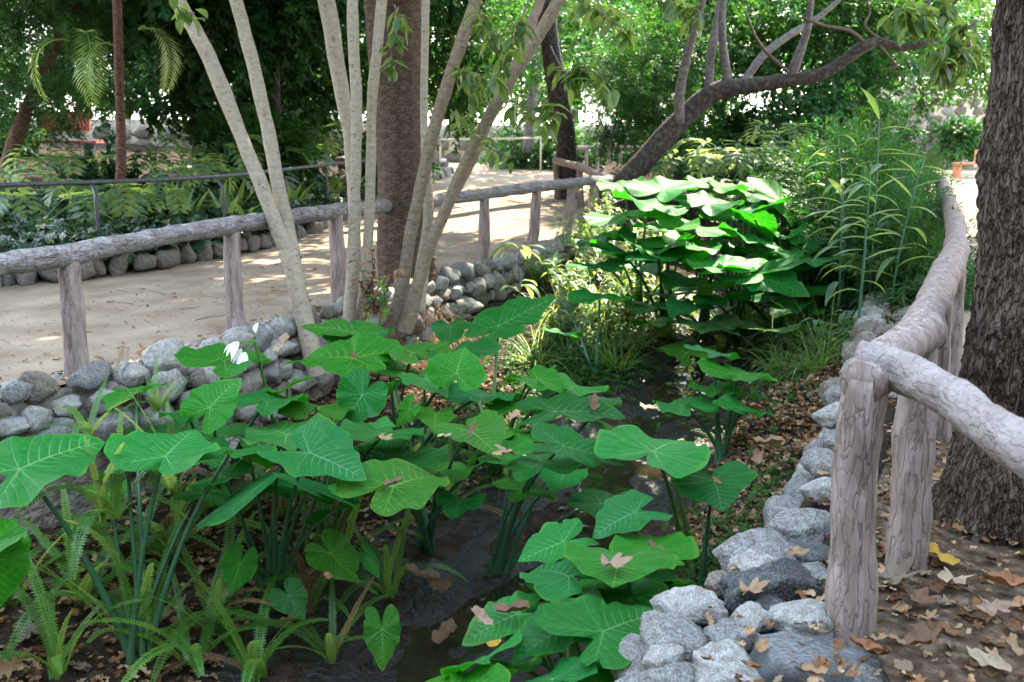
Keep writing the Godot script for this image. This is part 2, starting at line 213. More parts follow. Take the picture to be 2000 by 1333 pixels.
const BIG_TRUNK := [[-1.092,-0.49,-10.2,0.351],[-1.108,-0.204,-10.2,0.335],[-1.129,0.078,-10.2,0.32],[-1.145,0.577,-10.2,0.304],[-1.147,1.387,-10.2,0.284],[-1.181,2.17,-10.2,0.289],[-1.214,2.927,-10.2,0.294],[-1.247,4.134,-10.2,0.258],[-1.251,5.72,-10.2,0.206]]
const LEANING := [[1.55,0.168,-16,0.2],[1.838,0.721,-16,0.192],[2.226,1.183,-16,0.185],[2.617,1.639,-16,0.178],[2.941,1.967,-16,0.17],[3.327,2.264,-15.9,0.155],[3.798,2.34,-15.8,0.124],[4.343,2.414,-15.7,0.109],[4.879,2.503,-15.6,0.097],[5.235,2.715,-15.5,0.09],[5.465,2.907,-15.4,0.096],[5.738,2.984,-15.4,0.071],[6.064,2.907,-15.4,0.061],[6.337,2.944,-15.3,0.05],[6.607,3.02,-15.3,0.028]]
const LEAN_BRANCHES := [
	[[2.747,1.762,-15.9,0.086],[2.711,2.244,-15.8,0.081],[2.787,2.792,-15.7,0.072],[2.91,3.286,-15.6,0.059],[3.011,3.842,-15.5,0.05]],
	[[3.225,2.212,-16,0.077],[3.243,2.822,-16.1,0.074],[3.355,3.391,-16.2,0.07],[3.433,3.958,-16.3,0.061]],
	[[3.532,2.312,-15.9,0.068],[3.425,2.807,-15.9,0.064],[3.358,3.358,-15.9,0.06],[3.397,3.9,-15.9,0.051]],
	[[3.737,2.369,-15.9,0.068],[4.095,2.822,-16.1,0.065],[4.549,3.161,-16.3,0.061],[5.014,3.424,-16.5,0.049],[5.448,3.76,-16.6,0.036]],
	[[4.462,2.478,-15.7,0.085],[4.535,2.784,-15.6,0.076],[4.622,3.199,-15.5,0.058],[4.62,3.604,-15.4,0.05],[4.707,4.05,-15.4,0.037]],
	[[4.388,2.55,-15.6,0.029],[4.021,2.815,-15.5,0.025],[3.78,3.075,-15.4,0.021],[3.578,3.441,-15.3,0.016]],
	[[5.501,2.961,-15.4,0.033],[5.213,3.141,-15.3,0.029],[4.781,3.206,-15.2,0.025],[4.431,3.306,-15.1,0.02]],
	[[5.657,2.999,-15.4,0.029],[5.924,2.685,-15.3,0.021],[5.97,2.609,-15.3,0.016],[5.854,2.57,-15.3,0.012]],
	[[5.694,3.037,-15.4,0.025],[5.479,3.227,-15.4,0.021],[5.576,3.465,-15.5,0.017],[5.393,3.767,-15.5,0.013]]]
const FAR_TRUNK := [[1.188,-0.513,-20,0.279],[1.137,0.13,-20,0.247],[1.149,0.87,-20,0.225],[1.099,1.494,-20,0.214],[0.964,2.314,-20,0.214],[0.81,3.119,-20,0.193],[0.7,3.909,-20,0.182],[0.611,4.782,-20,0.172],[0.298,7.028,-20,0.139]]
# rustic fences: foot and head of each post
const FENCE_STREAM := [[-3.403,0,-4.495,-3.341,0.88,-4.495],[-2.876,0,-6.056,-2.859,0.835,-6.056],[-2.266,0,-7.641,-2.257,0.875,-7.641],[-1.642,0,-8.849,-1.64,0.893,-8.849],[-1.137,0,-10.414,-1.173,0.846,-10.414],[-0.377,0,-11.95,-0.352,0.849,-11.95],[0.254,0,-13.009,0.334,0.879,-13.009],[0.81,0,-14.268,0.899,0.869,-14.268],[1.215,0,-14.991,1.296,0.879,-14.991],[1.602,0,-15.959,1.634,0.85,-15.959]]
const FENCE_BANK := [[1.134,0,-2.863,1.106,0.854,-2.863],[1.492,0,-3.328,1.464,0.89,-3.328],[2.252,0,-4.801,2.199,0.831,-4.801],[2.903,0,-6.056,2.85,0.855,-6.056],[3.714,0,-7.809,3.653,0.859,-7.809],[4.638,0,-9.983,4.584,0.866,-9.983],[6.514,0,-14.407,6.443,0.892,-14.407]]
const RAIL_NEAR := [[1.235,0.86,-1.397,0.066],[1.222,0.86,-2.151,0.066],[1.24,0.87,-2.571,0.066],[1.199,0.88,-2.863,0.068],[1.126,0.891,-2.883,0.078],[1.081,0.902,-2.893,0.07]]
const FENCE_RETURN := [[1.602,0,-15.959,1.634,0.85,-15.959],[1.5,0.159,-16.6,1.415,0.907,-16.6],[1.32,0.146,-18.2,1.278,0.983,-18.2],[0.977,0.124,-19.8,0.905,1.043,-19.8]]
const FENCE_FAR := [[1.73,0.651,-26,1.721,1.22,-26],[2.02,0.651,-26,2.01,1.22,-26],[2.325,0.651,-26,2.313,1.22,-26],[2.629,0.651,-26,2.616,1.22,-26],[2.933,0.651,-26,2.919,1.22,-26],[3.265,0.651,-26,3.25,1.22,-26],[3.625,0.651,-26,3.608,1.22,-26]]
const CURB := [[-6.018,0,-8.768],[-5.729,0,-9.338],[-5.456,0,-9.983],[-5.023,0,-10.339],[-4.56,0,-10.721],[-4.201,0,-11.526],[-3.839,0,-12.405],[-3.557,0,-13.125],[-3.288,0,-14.132],[-3.109,0,-15.144],[-2.75,0.1,-17.5],[-2.6,0.2,-20],[-2.3,0.35,-23],[-1.6,0.5,-26]]
const PIPE := [[-5.901,1.058,-9.6,0.028],[-5.448,1.056,-10.2,0.028],[-5.179,1.042,-10.9,0.028],[-4.818,1.029,-11.5,0.028],[-4.36,1.026,-12.2,0.028],[-3.904,1.028,-13.2,0.028],[-3.472,1.052,-15,0.028],[-3.177,1.072,-16.6,0.028],[-2.804,1.088,-18.2,0.028],[-2.548,1.1,-20,0.028]]
const PIPE_POSTS := [[-5.447,1.077,-10],[-4.779,1.009,-11.3],[-3.837,0.926,-12.9],[-3.43,0.831,-14.7],[-3.221,0.748,-16.3],[-2.916,0.648,-18.2]]
# boulders by the near post: centre, half width, half seen height, stone, boxiness
const BOULDERS := [
	[[0.626,0.02,-3.012],0.111,0.037,"palestone",0],
	[[0.539,-0.02,-2.875],0.107,0.083,"granite",0.7],
	[[0.478,0,-2.708],0.067,0.031,"palestone",0.3],
	[[0.485,-0.05,-2.661],0.105,0.051,"granite",0.3],
	[[0.667,-0.03,-2.681],0.105,0.087,"palestone",0.5],
	[[0.73,-0.02,-2.875],0.081,0.038,"granite",0.4],
	[[0.814,0.01,-2.937],0.055,0.041,"palestone",0],
	[[1.019,0.02,-2.912],0.135,0.052,"palestone",0.1],
	[[0.951,-0.05,-2.743],0.225,0.099,"slate",0.6],
	[[1.261,-0.06,-2.73],0.162,0.093,"darkstone",0.1],
	[[0.932,0.02,-3.142],0.183,0.055,"darkstone",0.7],
	[[0.912,0.05,-3.258],0.09,0.04,"palestone",0.2],
	[[0.964,0.04,-3.4],0.135,0.088,"granite",0.2],
	[[1.153,0.04,-3.373],0.089,0.061,"darkstone",0.3],
	[[1.195,0.05,-3.645],0.147,0.085,"granite",0.3],
	[[1.401,0.05,-4.04],0.078,0.054,"palestone",0.4],
	[[1.556,0.02,-4.454],0.086,0.113,"granite",0.4],
	[[0.898,-0.01,-3.046],0.053,0.021,"darkstone",0],
	[[1.124,-0.03,-2.867],0.076,0.023,"palestone",0.2],
	[[1.134,0.02,-3.231],0.056,0.053,"granite",0.3],
	[[0.758,0,-3.222],0.048,0.028,"tanstone",0.2],
	[[0.629,-0.09,-2.938],0.069,0.047,"granite",0.2],
	[[0.9,-0.08,-2.972],0.081,0.048,"granite",0.2],
	[[0.401,-0.1,-2.664],0.082,0.06,"granite",0.2],
	[[1.109,-0.08,-2.675],0.106,0.054,"granite",0.2],
	[[1.009,-0.05,-3.145],0.063,0.04,"granite",0.2],
	[[1.743,0.03,-4.813],0.092,0.087,"granite",0.2],
	[[1.892,0.02,-5.325],0.101,0.079,"palestone",0.2],
	[[2.074,0.03,-5.681],0.107,0.074,"granite",0.3]]
# trees in the background: label, name, tint, kind of spray, size, sprays, lobes [x, y, z, r, half height], trunk, bark
const CROWNS := [
	["broad light green tree filling the middle distance behind the leaning trunk","leafy_tree",3,0,1,2000,[[3.144,3.715,-21,1.5,1.3],[4.112,4.007,-20,1.6,1.3],[4.859,3.081,-19.5,1.3,1],[5.782,3.614,-20,1.5,1.2],[3.643,2.539,-20.5,1.1,0.9],[4.609,2.048,-19.5,1,0.7],[2.878,2.497,-22,1,1]],[[3.726,-0.167,-21,0.225],[3.731,1.162,-21,0.202],[3.778,2.774,-21,0.191],[4.092,4.332,-21,0.157],[4.45,5.84,-21,0.124]],"dark_bark","tree",""],
	["pale green tree whose crown hangs over the far path, left of the ridged trunk","leafy_tree",4,0,1,1900,[[6.756,3.019,-20,1.4,1.2],[7.543,2.314,-20,1.2,0.9],[8.031,3.611,-21,1.2,1],[6.398,1.89,-19,1,0.7],[9.912,4.017,-24,1.2,0.9],[7.195,4.007,-20,1.6,1.2]],[[7.773,0.057,-21,0.146],[7.641,1.705,-21,0.135],[7.405,3.299,-21,0.124],[6.924,5.343,-21,0.101]],"dark_bark","tree",""],
	["dense green bush with hanging sprays beside the fence corner","weeping_bush",3,1,0.9,1500,[[2.326,2.26,-18.5,0.75,0.9],[2.774,1.971,-18.2,0.7,0.8],[2.109,1.693,-18.6,0.6,0.7],[2.669,2.853,-19,0.9,0.9],[3.07,1.507,-17.6,0.6,0.5]],[[2.863,0.248,-18.4,0.128],[2.781,1.216,-18.4,0.119],[2.662,2.354,-18.5,0.089]],"grey_bark","bush",""],
	["sunlit yellow green tree high behind the slim grey trunk","leafy_tree",5,0,1.1,2000,[[-0.556,4.585,-27,2.2,1.8],[1.151,4.97,-28,2.4,1.9],[2.509,4.319,-27,2,1.7],[2.728,2.929,-29,1.6,1],[0.151,3.221,-29,1.6,1],[-1.611,4.219,-26,1.8,1.6]],[[0.445,1.016,-28,0.164],[0.657,3.165,-28,0.149],[0.862,5.243,-28,0.134]],"grey_bark","tree",""],
	["far pale tree above the tan wall, by the ridged trunk","leafy_tree",5,0,1.3,1400,[[15.003,4.181,-34,2.2,1.3],[14.868,5.226,-36,3,2],[15.779,5.192,-34,2.8,2],[12.403,2.742,-32,1.4,1]],[[14.007,0.537,-34,0.181],[13.829,3.5,-34,0.163]],"grey_bark","tree",""],
	["dark evergreen crowding the corner behind the metal railing","evergreen_tree",0,1,1,3000,[[-7.434,3.111,-15,1.2,1.3],[-6.771,3.465,-15.5,1.2,1],[-7.632,2.153,-15.5,0.8,0.8],[-6.473,3.563,-17,1.3,1],[-6.99,3.827,-14,1.5,1.2],[-7.686,2.806,-17,0.9,0.7]],[[-7.878,0.354,-14.8,0.12],[-7.692,1.291,-14.8,0.112],[-7.147,2.353,-14.8,0.088],[-6.451,3.525,-14.8,0.072]],"red_bark","tree",""],
	["dark glossy tree between the slim red trunk and the pale stems","evergreen_tree",1,0,1,2500,[[-5.792,3.312,-17,1.2,1],[-5.326,2.967,-18,1.2,1.1],[-6.753,2.634,-18.5,0.9,0.7],[-5.827,2.072,-18.5,0.9,0.6],[-4.636,3.563,-17,1.2,1.2],[-5.473,3.992,-16,1.5,1]],[[-5.898,0.848,-18,0.097],[-5.852,2.151,-18,0.087],[-5.848,3.502,-18,0.077]],"dark_bark","tree",""],
	["dark tree seen between the pale stems, its trunk behind the railing","evergreen_tree",1,0,1,2800,[[-3.923,3.514,-19,1.2,1.3],[-4.474,2.69,-19.5,0.9,0.8],[-3.75,2.818,-20,0.9,0.8],[-4.383,3.645,-18.5,1.1,1],[-3.592,4.117,-18,1.5,1]],[[-4.397,0.754,-18,0.072],[-4.342,2.151,-18,0.072],[-4.312,3.413,-18,0.068],[-4.301,4.636,-18,0.063]],"dark_bark","tree",""],
	["dim tree with a slim dark trunk, next to the brown trunk","evergreen_tree",2,0,1,2400,[[-3.18,3.816,-22,1.3,1.4],[-1.526,3.194,-21,1.2,1.1],[-1.189,4.025,-21,1.4,1.2],[-3.369,2.537,-23,0.8,0.7],[-1.568,2.304,-23,0.7,0.6]],[[-4.234,0.888,-19.5,0.073],[-4.274,2.197,-19.5,0.073],[-4.274,3.66,-19.5,0.068]],"dark_bark","tree",""],
	["hazy far tree behind the red bench","far_tree",2,0,2,2300,[[-19.307,6.031,-44,4.2,3.2],[-18.473,9.359,-46,4.5,3.5],[-21.645,7.891,-45,3.6,3],[-18.652,3.57,-43,2.6,1.6]],[[-19.88,0.224,-44,0.187],[-19.387,4.059,-44,0.164],[-19.18,7.324,-44,0.14]],"grey_bark","tree",""],
	["hazy far tree behind the first pale stem","far_tree",2,0,2,2300,[[-13.174,6.031,-44,4.2,3.2],[-12.16,9.359,-46,4.5,3.5],[-15.428,7.891,-45,3.6,3],[-12.585,3.57,-43,2.6,1.6]],[[-13.565,0.224,-44,0.187],[-13.193,4.059,-44,0.164],[-13.087,7.324,-44,0.14]],"grey_bark","tree",""],
	["hazy far tree between the stem group and the brown trunk","far_tree",3,0,2,2300,[[-7.95,6.031,-44,4.2,3.2],[-6.781,9.359,-46,4.5,3.5],[-10.132,7.891,-45,3.6,3],[-7.416,3.57,-43,2.6,1.6]],[[-8.186,0.224,-44,0.187],[-7.916,4.059,-44,0.164],[-7.898,7.324,-44,0.14]],"grey_bark","tree",""],
	["hazy far tree right of the brown trunk","far_tree",5,0,2,2300,[[-2.726,6.031,-44,4.2,3.2],[-1.403,9.359,-46,4.5,3.5],[-4.836,7.891,-45,3.6,3],[-2.247,3.57,-43,2.6,1.6]],[[-2.807,0.224,-44,0.187],[-2.639,4.059,-44,0.164],[-2.708,7.324,-44,0.14]],"grey_bark","tree",""],
	["hazy far tree above the sunlit wall","far_tree",5,0,2,2300,[[2.726,6.031,-44,4.2,3.2],[4.209,9.359,-46,4.5,3.5],[0.691,7.891,-45,3.6,3],[3.146,3.57,-43,2.6,1.6]],[[2.807,0.224,-44,0.187],[2.868,4.059,-44,0.164],[2.708,7.324,-44,0.14]],"grey_bark","tree",""],
	["hazy far tree behind the leaning trunk","far_tree",4,0,2,2300,[[7.95,6.031,-44,4.2,3.2],[9.588,9.359,-46,4.5,3.5],[5.987,7.891,-45,3.6,3],[8.315,3.57,-43,2.6,1.6]],[[8.186,0.224,-44,0.187],[8.145,4.059,-44,0.164],[7.898,7.324,-44,0.14]],"grey_bark","tree",""],
	["hazy far tree behind the arching limb","far_tree",4,0,2,2300,[[13.174,6.031,-44,4.2,3.2],[14.966,9.359,-46,4.5,3.5],[11.283,7.891,-45,3.6,3],[13.483,3.57,-43,2.6,1.6]],[[13.565,0.224,-44,0.187],[13.422,4.059,-44,0.164],[13.087,7.324,-44,0.14]],"grey_bark","tree",""],
	["hazy far tree above the orange bench","far_tree",5,0,2,2300,[[18.853,6.031,-44,4.2,3.2],[20.812,9.359,-46,4.5,3.5],[17.04,7.891,-45,3.6,3],[19.102,3.57,-43,2.6,1.6]],[[19.413,0.224,-44,0.187],[19.158,4.059,-44,0.164],[18.729,7.324,-44,0.14]],"grey_bark","tree",""]]
const SLIM_RED := [[-5.457,0.418,-13.2,0.084],[-5.348,1.325,-13.2,0.067],[-5.286,2.338,-13.2,0.06],[-5.226,3.317,-13.2,0.06],[-5.168,4.265,-13.2,0.053]]
# sword ferns: root, fronds, frond length, label
const FERNS := [
	[[-2.034,-1.181,-4.702],9,0.62,"sword fern round the foot of the tall stalks by the stone wall"],
	[[-2.501,-1.077,-5.085],7,0.6,"sword fern arching out against the rough lower wall"],
	[[-1.672,-1.184,-4.896],8,0.6,"sword fern with upright fronds in the middle of the fern bed"],
	[[-2.177,-1.034,-5.574],8,0.66,"sword fern standing tall under the broad folded leaf"],
	[[-2.391,-1.182,-4.476],6,0.55,"sword fern in the bottom corner on leaf litter"],
	[[-1.368,-1.26,-4.554],7,0.55,"sword fern at the bottom edge with a bright sloping frond"],
	[[-2.089,-0.35,-4.612],7,0.5,"sword fern hanging from the stone wall below the left leaf"],
	[[-1.93,-0.4,-5.1],6,0.5,"sword fern growing in the wall joint behind the paired leaves"],
	[[-1.215,-1.188,-5.138],6,0.5,"small sword fern between the two hanging heart leaves"],
	[[-1.052,-1.131,-5.629],6,0.55,"sword fern in shade behind the speckled heart leaf"],
	[[-1.897,-0.974,-6.087],6,0.6,"dim sword fern below the drooping two-lobed leaf"],
	[[-1.56,-0.997,-6.143],6,0.55,"dim sword fern under the largest middle leaf"],
	[[-0.438,-1.074,-6.324],6,0.5,"sword fern in deep shade near the mid stream stalks"],
	[[-2.288,-0.15,-5.898],5,0.4,"short sword fern springing from the wall top stones"],
	[[-2.592,-0.2,-5.519],4,0.4,"tiny sword fern tucked between wall stones"],
	[[-0.808,-0.926,-7.098],6,0.5,"sword fern under the leaf with the maple-like dead leaf"],
	[[0,-1.028,-6.915],5,0.45,"sword fern behind the mud stalks"],
	[[-1.026,-1.267,-4.766],7,0.5,"sword fern at the bottom edge before the hanging heart leaf"],
	[[-0.762,-1.19,-5.397],6,0.45,"sword fern on the mud edge behind the hanging heart leaf"],
	[[-2.891,-1.052,-5.005],7,0.55,"sword fern at the picture edge below the cut leaf"],
	[[-1.72,-1.218,-4.635],7,0.55,"sword fern in front of the tall stalks, bottom edge"],
	[[-2.362,-1.045,-5.383],7,0.6,"sword fern between the wall and the tall stalks"]]
# split-leaf plants: root, label
const SPLIT_LEAVES := [
	[[-5.73,0.406,-11.6],"split-leaf plant with fingered leaves in front of the railing"],
	[[-5.237,0.523,-12.4],"split-leaf plant spreading at the foot of the slim reddish trunk"],
	[[-6.414,0.704,-12.2],"split-leaf plant at the picture edge under the dark evergreen"],
	[[-4.957,0.63,-13.2],"split-leaf plant behind the railing, right of the reddish trunk"],
	[[-6.845,0.99,-14.6],"split-leaf plant shading the lower part of the red bench"],
	[[-4.773,0.771,-14.4],"split-leaf plant between two railing brackets"],
	[[-4.763,1.1,-16],"split-leaf plant with drooping fingers behind the first pale stem"],
	[[-3.819,1.225,-18],"blue green split-leaf plant left of the brown trunk"],
	[[-6.028,1.093,-16.2],"split-leaf plant below the dark glossy tree"],
	[[-4.224,0.824,-16.5],"split-leaf plant seen between the crossing pale stems"],
	[[3.959,1.034,-15.5],"split-leaf plant under the leaning limb, beside the sunlit clump"],
	[[4.725,1.256,-16.5],"split-leaf plant with a fan of leaves below the arching limb"],
	[[3.322,0.995,-14.5],"dark split-leaf plant right behind the sunlit clump"],
	[[5.279,1.016,-16],"split-leaf plant behind the ginger stems"],
	[[3.174,0.801,-17],"split-leaf plant in the dark gap under the leaning trunk"]]
# ginger canes: root, height, lean, label
const GINGER := [
	[[3.52,-0.1,-9.2],1.826,-0.05,"tallest ginger cane, its leaves above the fence line"],
	[[3.583,-0.1,-8.8],1.49,0.25,"ginger cane leaning over the bank rail with a curved top leaf"],
	[[3.394,-0.1,-9.6],1.673,-0.2,"ginger cane leaning towards the sunlit clump"],
	[[3.062,-0.1,-8.2],1.354,0,"ginger cane with a brown-tipped bud near the bank rail"],
	[[3.693,-0.1,-11],1.419,-0.15,"ginger cane behind the outer elephant ear"],
	[[3.152,-0.1,-9],1.208,-0.1,"short ginger cane next to the outer elephant ear"]]
# sedges: root, label
const SEDGES := [
	[[0.643,-0.704,-9.644],"arching sedge at the edge of the black mud"],
	[[1.043,-0.706,-9.888],"sedge tuft among the weeds left of the sunlit clump"],
	[[0.524,-0.562,-10.55],"sedge below the stone wall corner"],
	[[1.346,-0.702,-10.115],"sedge in front of the sunlit clump stalks"],
	[[0.923,-0.506,-11.197],"sedge tuft behind the flat bluish leaf"],
	[[2.967,-0.575,-9.559],"dry sedge tuft by the stream under the outer clump"],
	[[3.293,-0.424,-9.614],"sedge with a spiky seed head beside the bank stones"],
	[[2.585,-0.684,-8.916],"low sedge on the right bank with a withered leaf"],
	[[2.733,-0.527,-8.306],"sedge on the mossy right bank"],
	[[3.687,-0.311,-10.161],"narrow-leaved sedge crowding the bank wall"],
	[[4.221,-0.168,-11.033],"pale sedge next to the bank rail"],
	[[4.118,-0.38,-12.352],"thin sedge behind the outer elephant ear"],
	[[1.419,-0.381,-12.362],"sedge at the back of the weeds by the stone wall"],
	[[1.92,-0.471,-12.087],"sedge between the sunlit clump stalks"],
	[[0.206,-0.718,-9.259],"small sedge below the high dark leaf"],
	[[5.209,0.086,-13.001],"bushy sedge along the far bank rail"],
	[[5.694,0.147,-15.31],"far sedge under the ginger canes"],
	[[4.813,-0.164,-13.856],"grey green sedge under the low ginger"],
	[[2.124,-0.598,-11.349],"upright sedge under the glowing leaves of the clump"],
	[[2.475,-0.698,-11.217],"upright sedge in the water below the clump"],
	[[2.915,-0.704,-11.243],"sedge rising between the middle clump stalks"],
	[[3.319,-0.622,-11.152],"sedge at the outer foot of the clump"],
	[[0.914,-0.632,-10.326],"strap-leaved sedge left of the black mud"],
	[[1.039,-0.787,-9.319],"low sedge leaning over the black mud"],
	[[2.982,-0.489,-8.956],"sedge halfway down the right bank"],
	[[1.75,-0.68,-10.546],"sedge at the near foot of the clump"]]
# leafy weeds: root, height, label
const WEEDS := [
	[[1.002,-0.359,-12.223],0.75,"leafy weed beside the fence corner posts"],
	[[0.683,-0.464,-11.311],0.6,"leafy weed overhanging the stone wall corner"],
	[[1.398,-0.313,-12.821],0.85,"leafy weed with bright tips left of the sunlit clump"],
	[[1.002,-0.589,-10.686],0.55,"leafy weed above the black mud"],
	[[1.702,-0.396,-12.457],0.8,"leafy weed pressing into the sunlit clump"],
	[[0.968,-0.148,-13.724],0.7,"leafy weed by the fence corner foot"],
	[[1.348,-0.556,-11.134],0.6,"leafy weed with lance-shaped leaves over the mud"],
	[[0.55,-0.657,-9.919],0.45,"leafy weed low at the mud edge"],
	[[1.486,-0.05,-14.855],0.8,"leafy weed in front of the leaning trunk"],
	[[0.394,-0.327,-12.021],0.4,"leafy weed rooted on the wall below the fence"],
	[[3.051,-0.388,-8.321],0.4,"leafy weed at the bank wall under the rail"],
	[[3.3,-0.513,-10.314],0.45,"leafy weed beside the outer clump"],
	[[4.639,-0.134,-12.54],0.9,"leafy weed among the ginger canes"],
	[[5.33,-0.055,-15.663],0.9,"leafy weed behind the ginger canes"],
	[[5.624,0.207,-13.897],0.9,"leafy weed by the far bank rail"],
	[[4.85,-0.23,-15.715],0.8,"leafy weed behind the outer elephant ear"],
	[[3.583,-0.248,-9.02],0.3,"leafy weed between bank stones"],
	[[6.337,0.36,-16.876],1,"leafy weed under the pale green tree"],
	[[6.416,0.325,-18.708],1,"leafy weed in the dark gap's edge"],
	[[2.07,-0.279,-13.59],0.7,"leafy weed inside the sunlit clump"]]
# fallen leaves one can tell apart: place, size, shape, tint, label
const FALLEN := [
	[[0.014,0.06,-5.04],0.12,0,0,"tan dead leaf lying on the broad leaf rim, mid stream"],
	[[-0.356,0.03,-4.762],0.07,0,1,"small pale dead leaf on the broad leaf's left side"],
	[[-0.013,-0.03,-4.658],0.17,1,0,"tan maple-like dead leaf on the shaded leaf below the broad one"],
	[[0.385,-0.08,-3.472],0.16,1,3,"pinkish tan maple-like dead leaf cupped in the big round leaf"],
	[[1.731,-0.36,-6.605],0.16,2,2,"orange curled dead leaf on the small stream plant"],
	[[-2.65,0.06,-6.266],0.2,2,1,"pale tan dead leaf standing on the wall top"],
	[[-2.565,0.06,-6.603],0.2,2,4,"ochre curled dead leaf on the wall top"],
	[[-1.532,0.2,-6.184],0.15,2,1,"cream withered leaf curling beside the largest tilted leaf"],
	[[-0.555,-1.05,-5.323],0.2,2,3,"pale folded dead leaf at the mud edge"],
	[[-0.441,-1.1,-5.288],0.22,1,5,"brown maple-like dead leaf on the mud edge"],
	[[-0.383,-1.18,-4.889],0.17,0,5,"russet dead leaf flat on the black mud"],
	[[-0.122,-0.24,-3.327],0.11,2,3,"rosy curled dead leaf on the pointed leaf tip"],
	[[-0.096,-0.6,-3.825],0.12,0,6,"yellow dead leaf showing under the pointed leaf"],
	[[1.601,0.04,-3.301],0.13,0,6,"yellow ochre dead leaf near the ridged trunk"],
	[[1.564,0.04,-3.094],0.15,1,1,"large pale maple-like dead leaf on the bank soil"],
	[[1.387,0.04,-2.974],0.15,1,5,"brown maple-like dead leaf by the second post"],
	[[1.356,0.04,-3.118],0.18,1,7,"grey brown dead leaf leaning at the near post"],
	[[1.738,0.05,-3.036],0.15,2,2,"orange dead leaf at the picture edge on the soil"],
	[[1.245,0.08,-2.607],0.16,2,5,"rust dead leaf standing on edge behind the dark boulder"],
	[[1.614,0.04,-2.909],0.15,1,3,"tan dead leaf near the picture edge"],
	[[1.012,0.12,-3.149],0.11,1,0,"small tan maple-like dead leaf on the boulders"],
	[[0.814,0.05,-2.998],0.13,1,0,"long tan dead leaf across the boulders"],
	[[1.499,0.05,-3.347],0.14,0,4,"brownish dead leaf between post and ridged trunk"],
	[[1.428,0.04,-2.565],0.12,0,1,"small pale dead leaf in the bottom corner soil"],
	[[1.072,0.06,-2.603],0.1,2,2,"orange brown dead leaf beside the slate slab"],
	[[-0.932,-0.6,-4.419],0.06,0,2,"tiny orange dead leaf on the speckled heart leaf"],
	[[1.762,-0.5,-6.212],0.18,2,0,"tan curled dead leaf on the right bank slope"],
	[[1.962,-0.4,-6.022],0.16,1,2,"orange dead leaf against the bank wall"],
	[[1.689,-0.6,-6.18],0.16,2,3,"pale dead leaf mid slope on the right bank"],
	[[-2.602,-1.05,-4.66],0.22,1,7,"grey brown dead leaf in the bottom corner litter"],
	[[-2.556,-1.05,-4.358],0.2,1,0,"tan dead leaf at the bottom corner"],
	[[-1.905,-1.05,-4.883],0.18,2,3,"pale dead leaf among the fern stems"],
	[[1.203,-0.75,-7.92],0.2,0,1,"long bleached dead leaf on black mud"],
	[[-0.87,-0.6,-5.399],0.16,1,5,"brown dead leaf under the speckled leaf"],
	[[-0.696,0,-4.818],0.12,1,0,"tan crumpled dead leaf on the small speckled leaf"],
	[[-1.06,0.13,-6.153],0.08,2,5,"brown withered bit in the heart of the largest tilted leaf"],
	[[-0.211,0.05,-4.787],0.08,2,5,"brown withered bit in the heart of the broad leaf"],
	[[1.009,-0.1,-4.431],0.06,2,2,"brown withered bit on the round upright leaf"],
	[[-1.954,-0.06,-4.571],0.08,2,5,"brown withered bit on the leaf left of the paired leaves"],
	[[-0.571,-0.06,-4.299],0.09,2,5,"brown withered bit on the long speckled leaf"],
	[[0.617,-0.16,-3.785],0.08,2,5,"brown withered strip on the leaf behind the big round one"],
	[[0,-0.26,-3.428],0.13,2,5,"grey brown withered pieces on the lowest pointed leaf"],
	[[0.508,-0.06,-5.65],0.14,2,5,"brown withered leaf along the dim leaf's rib"]]
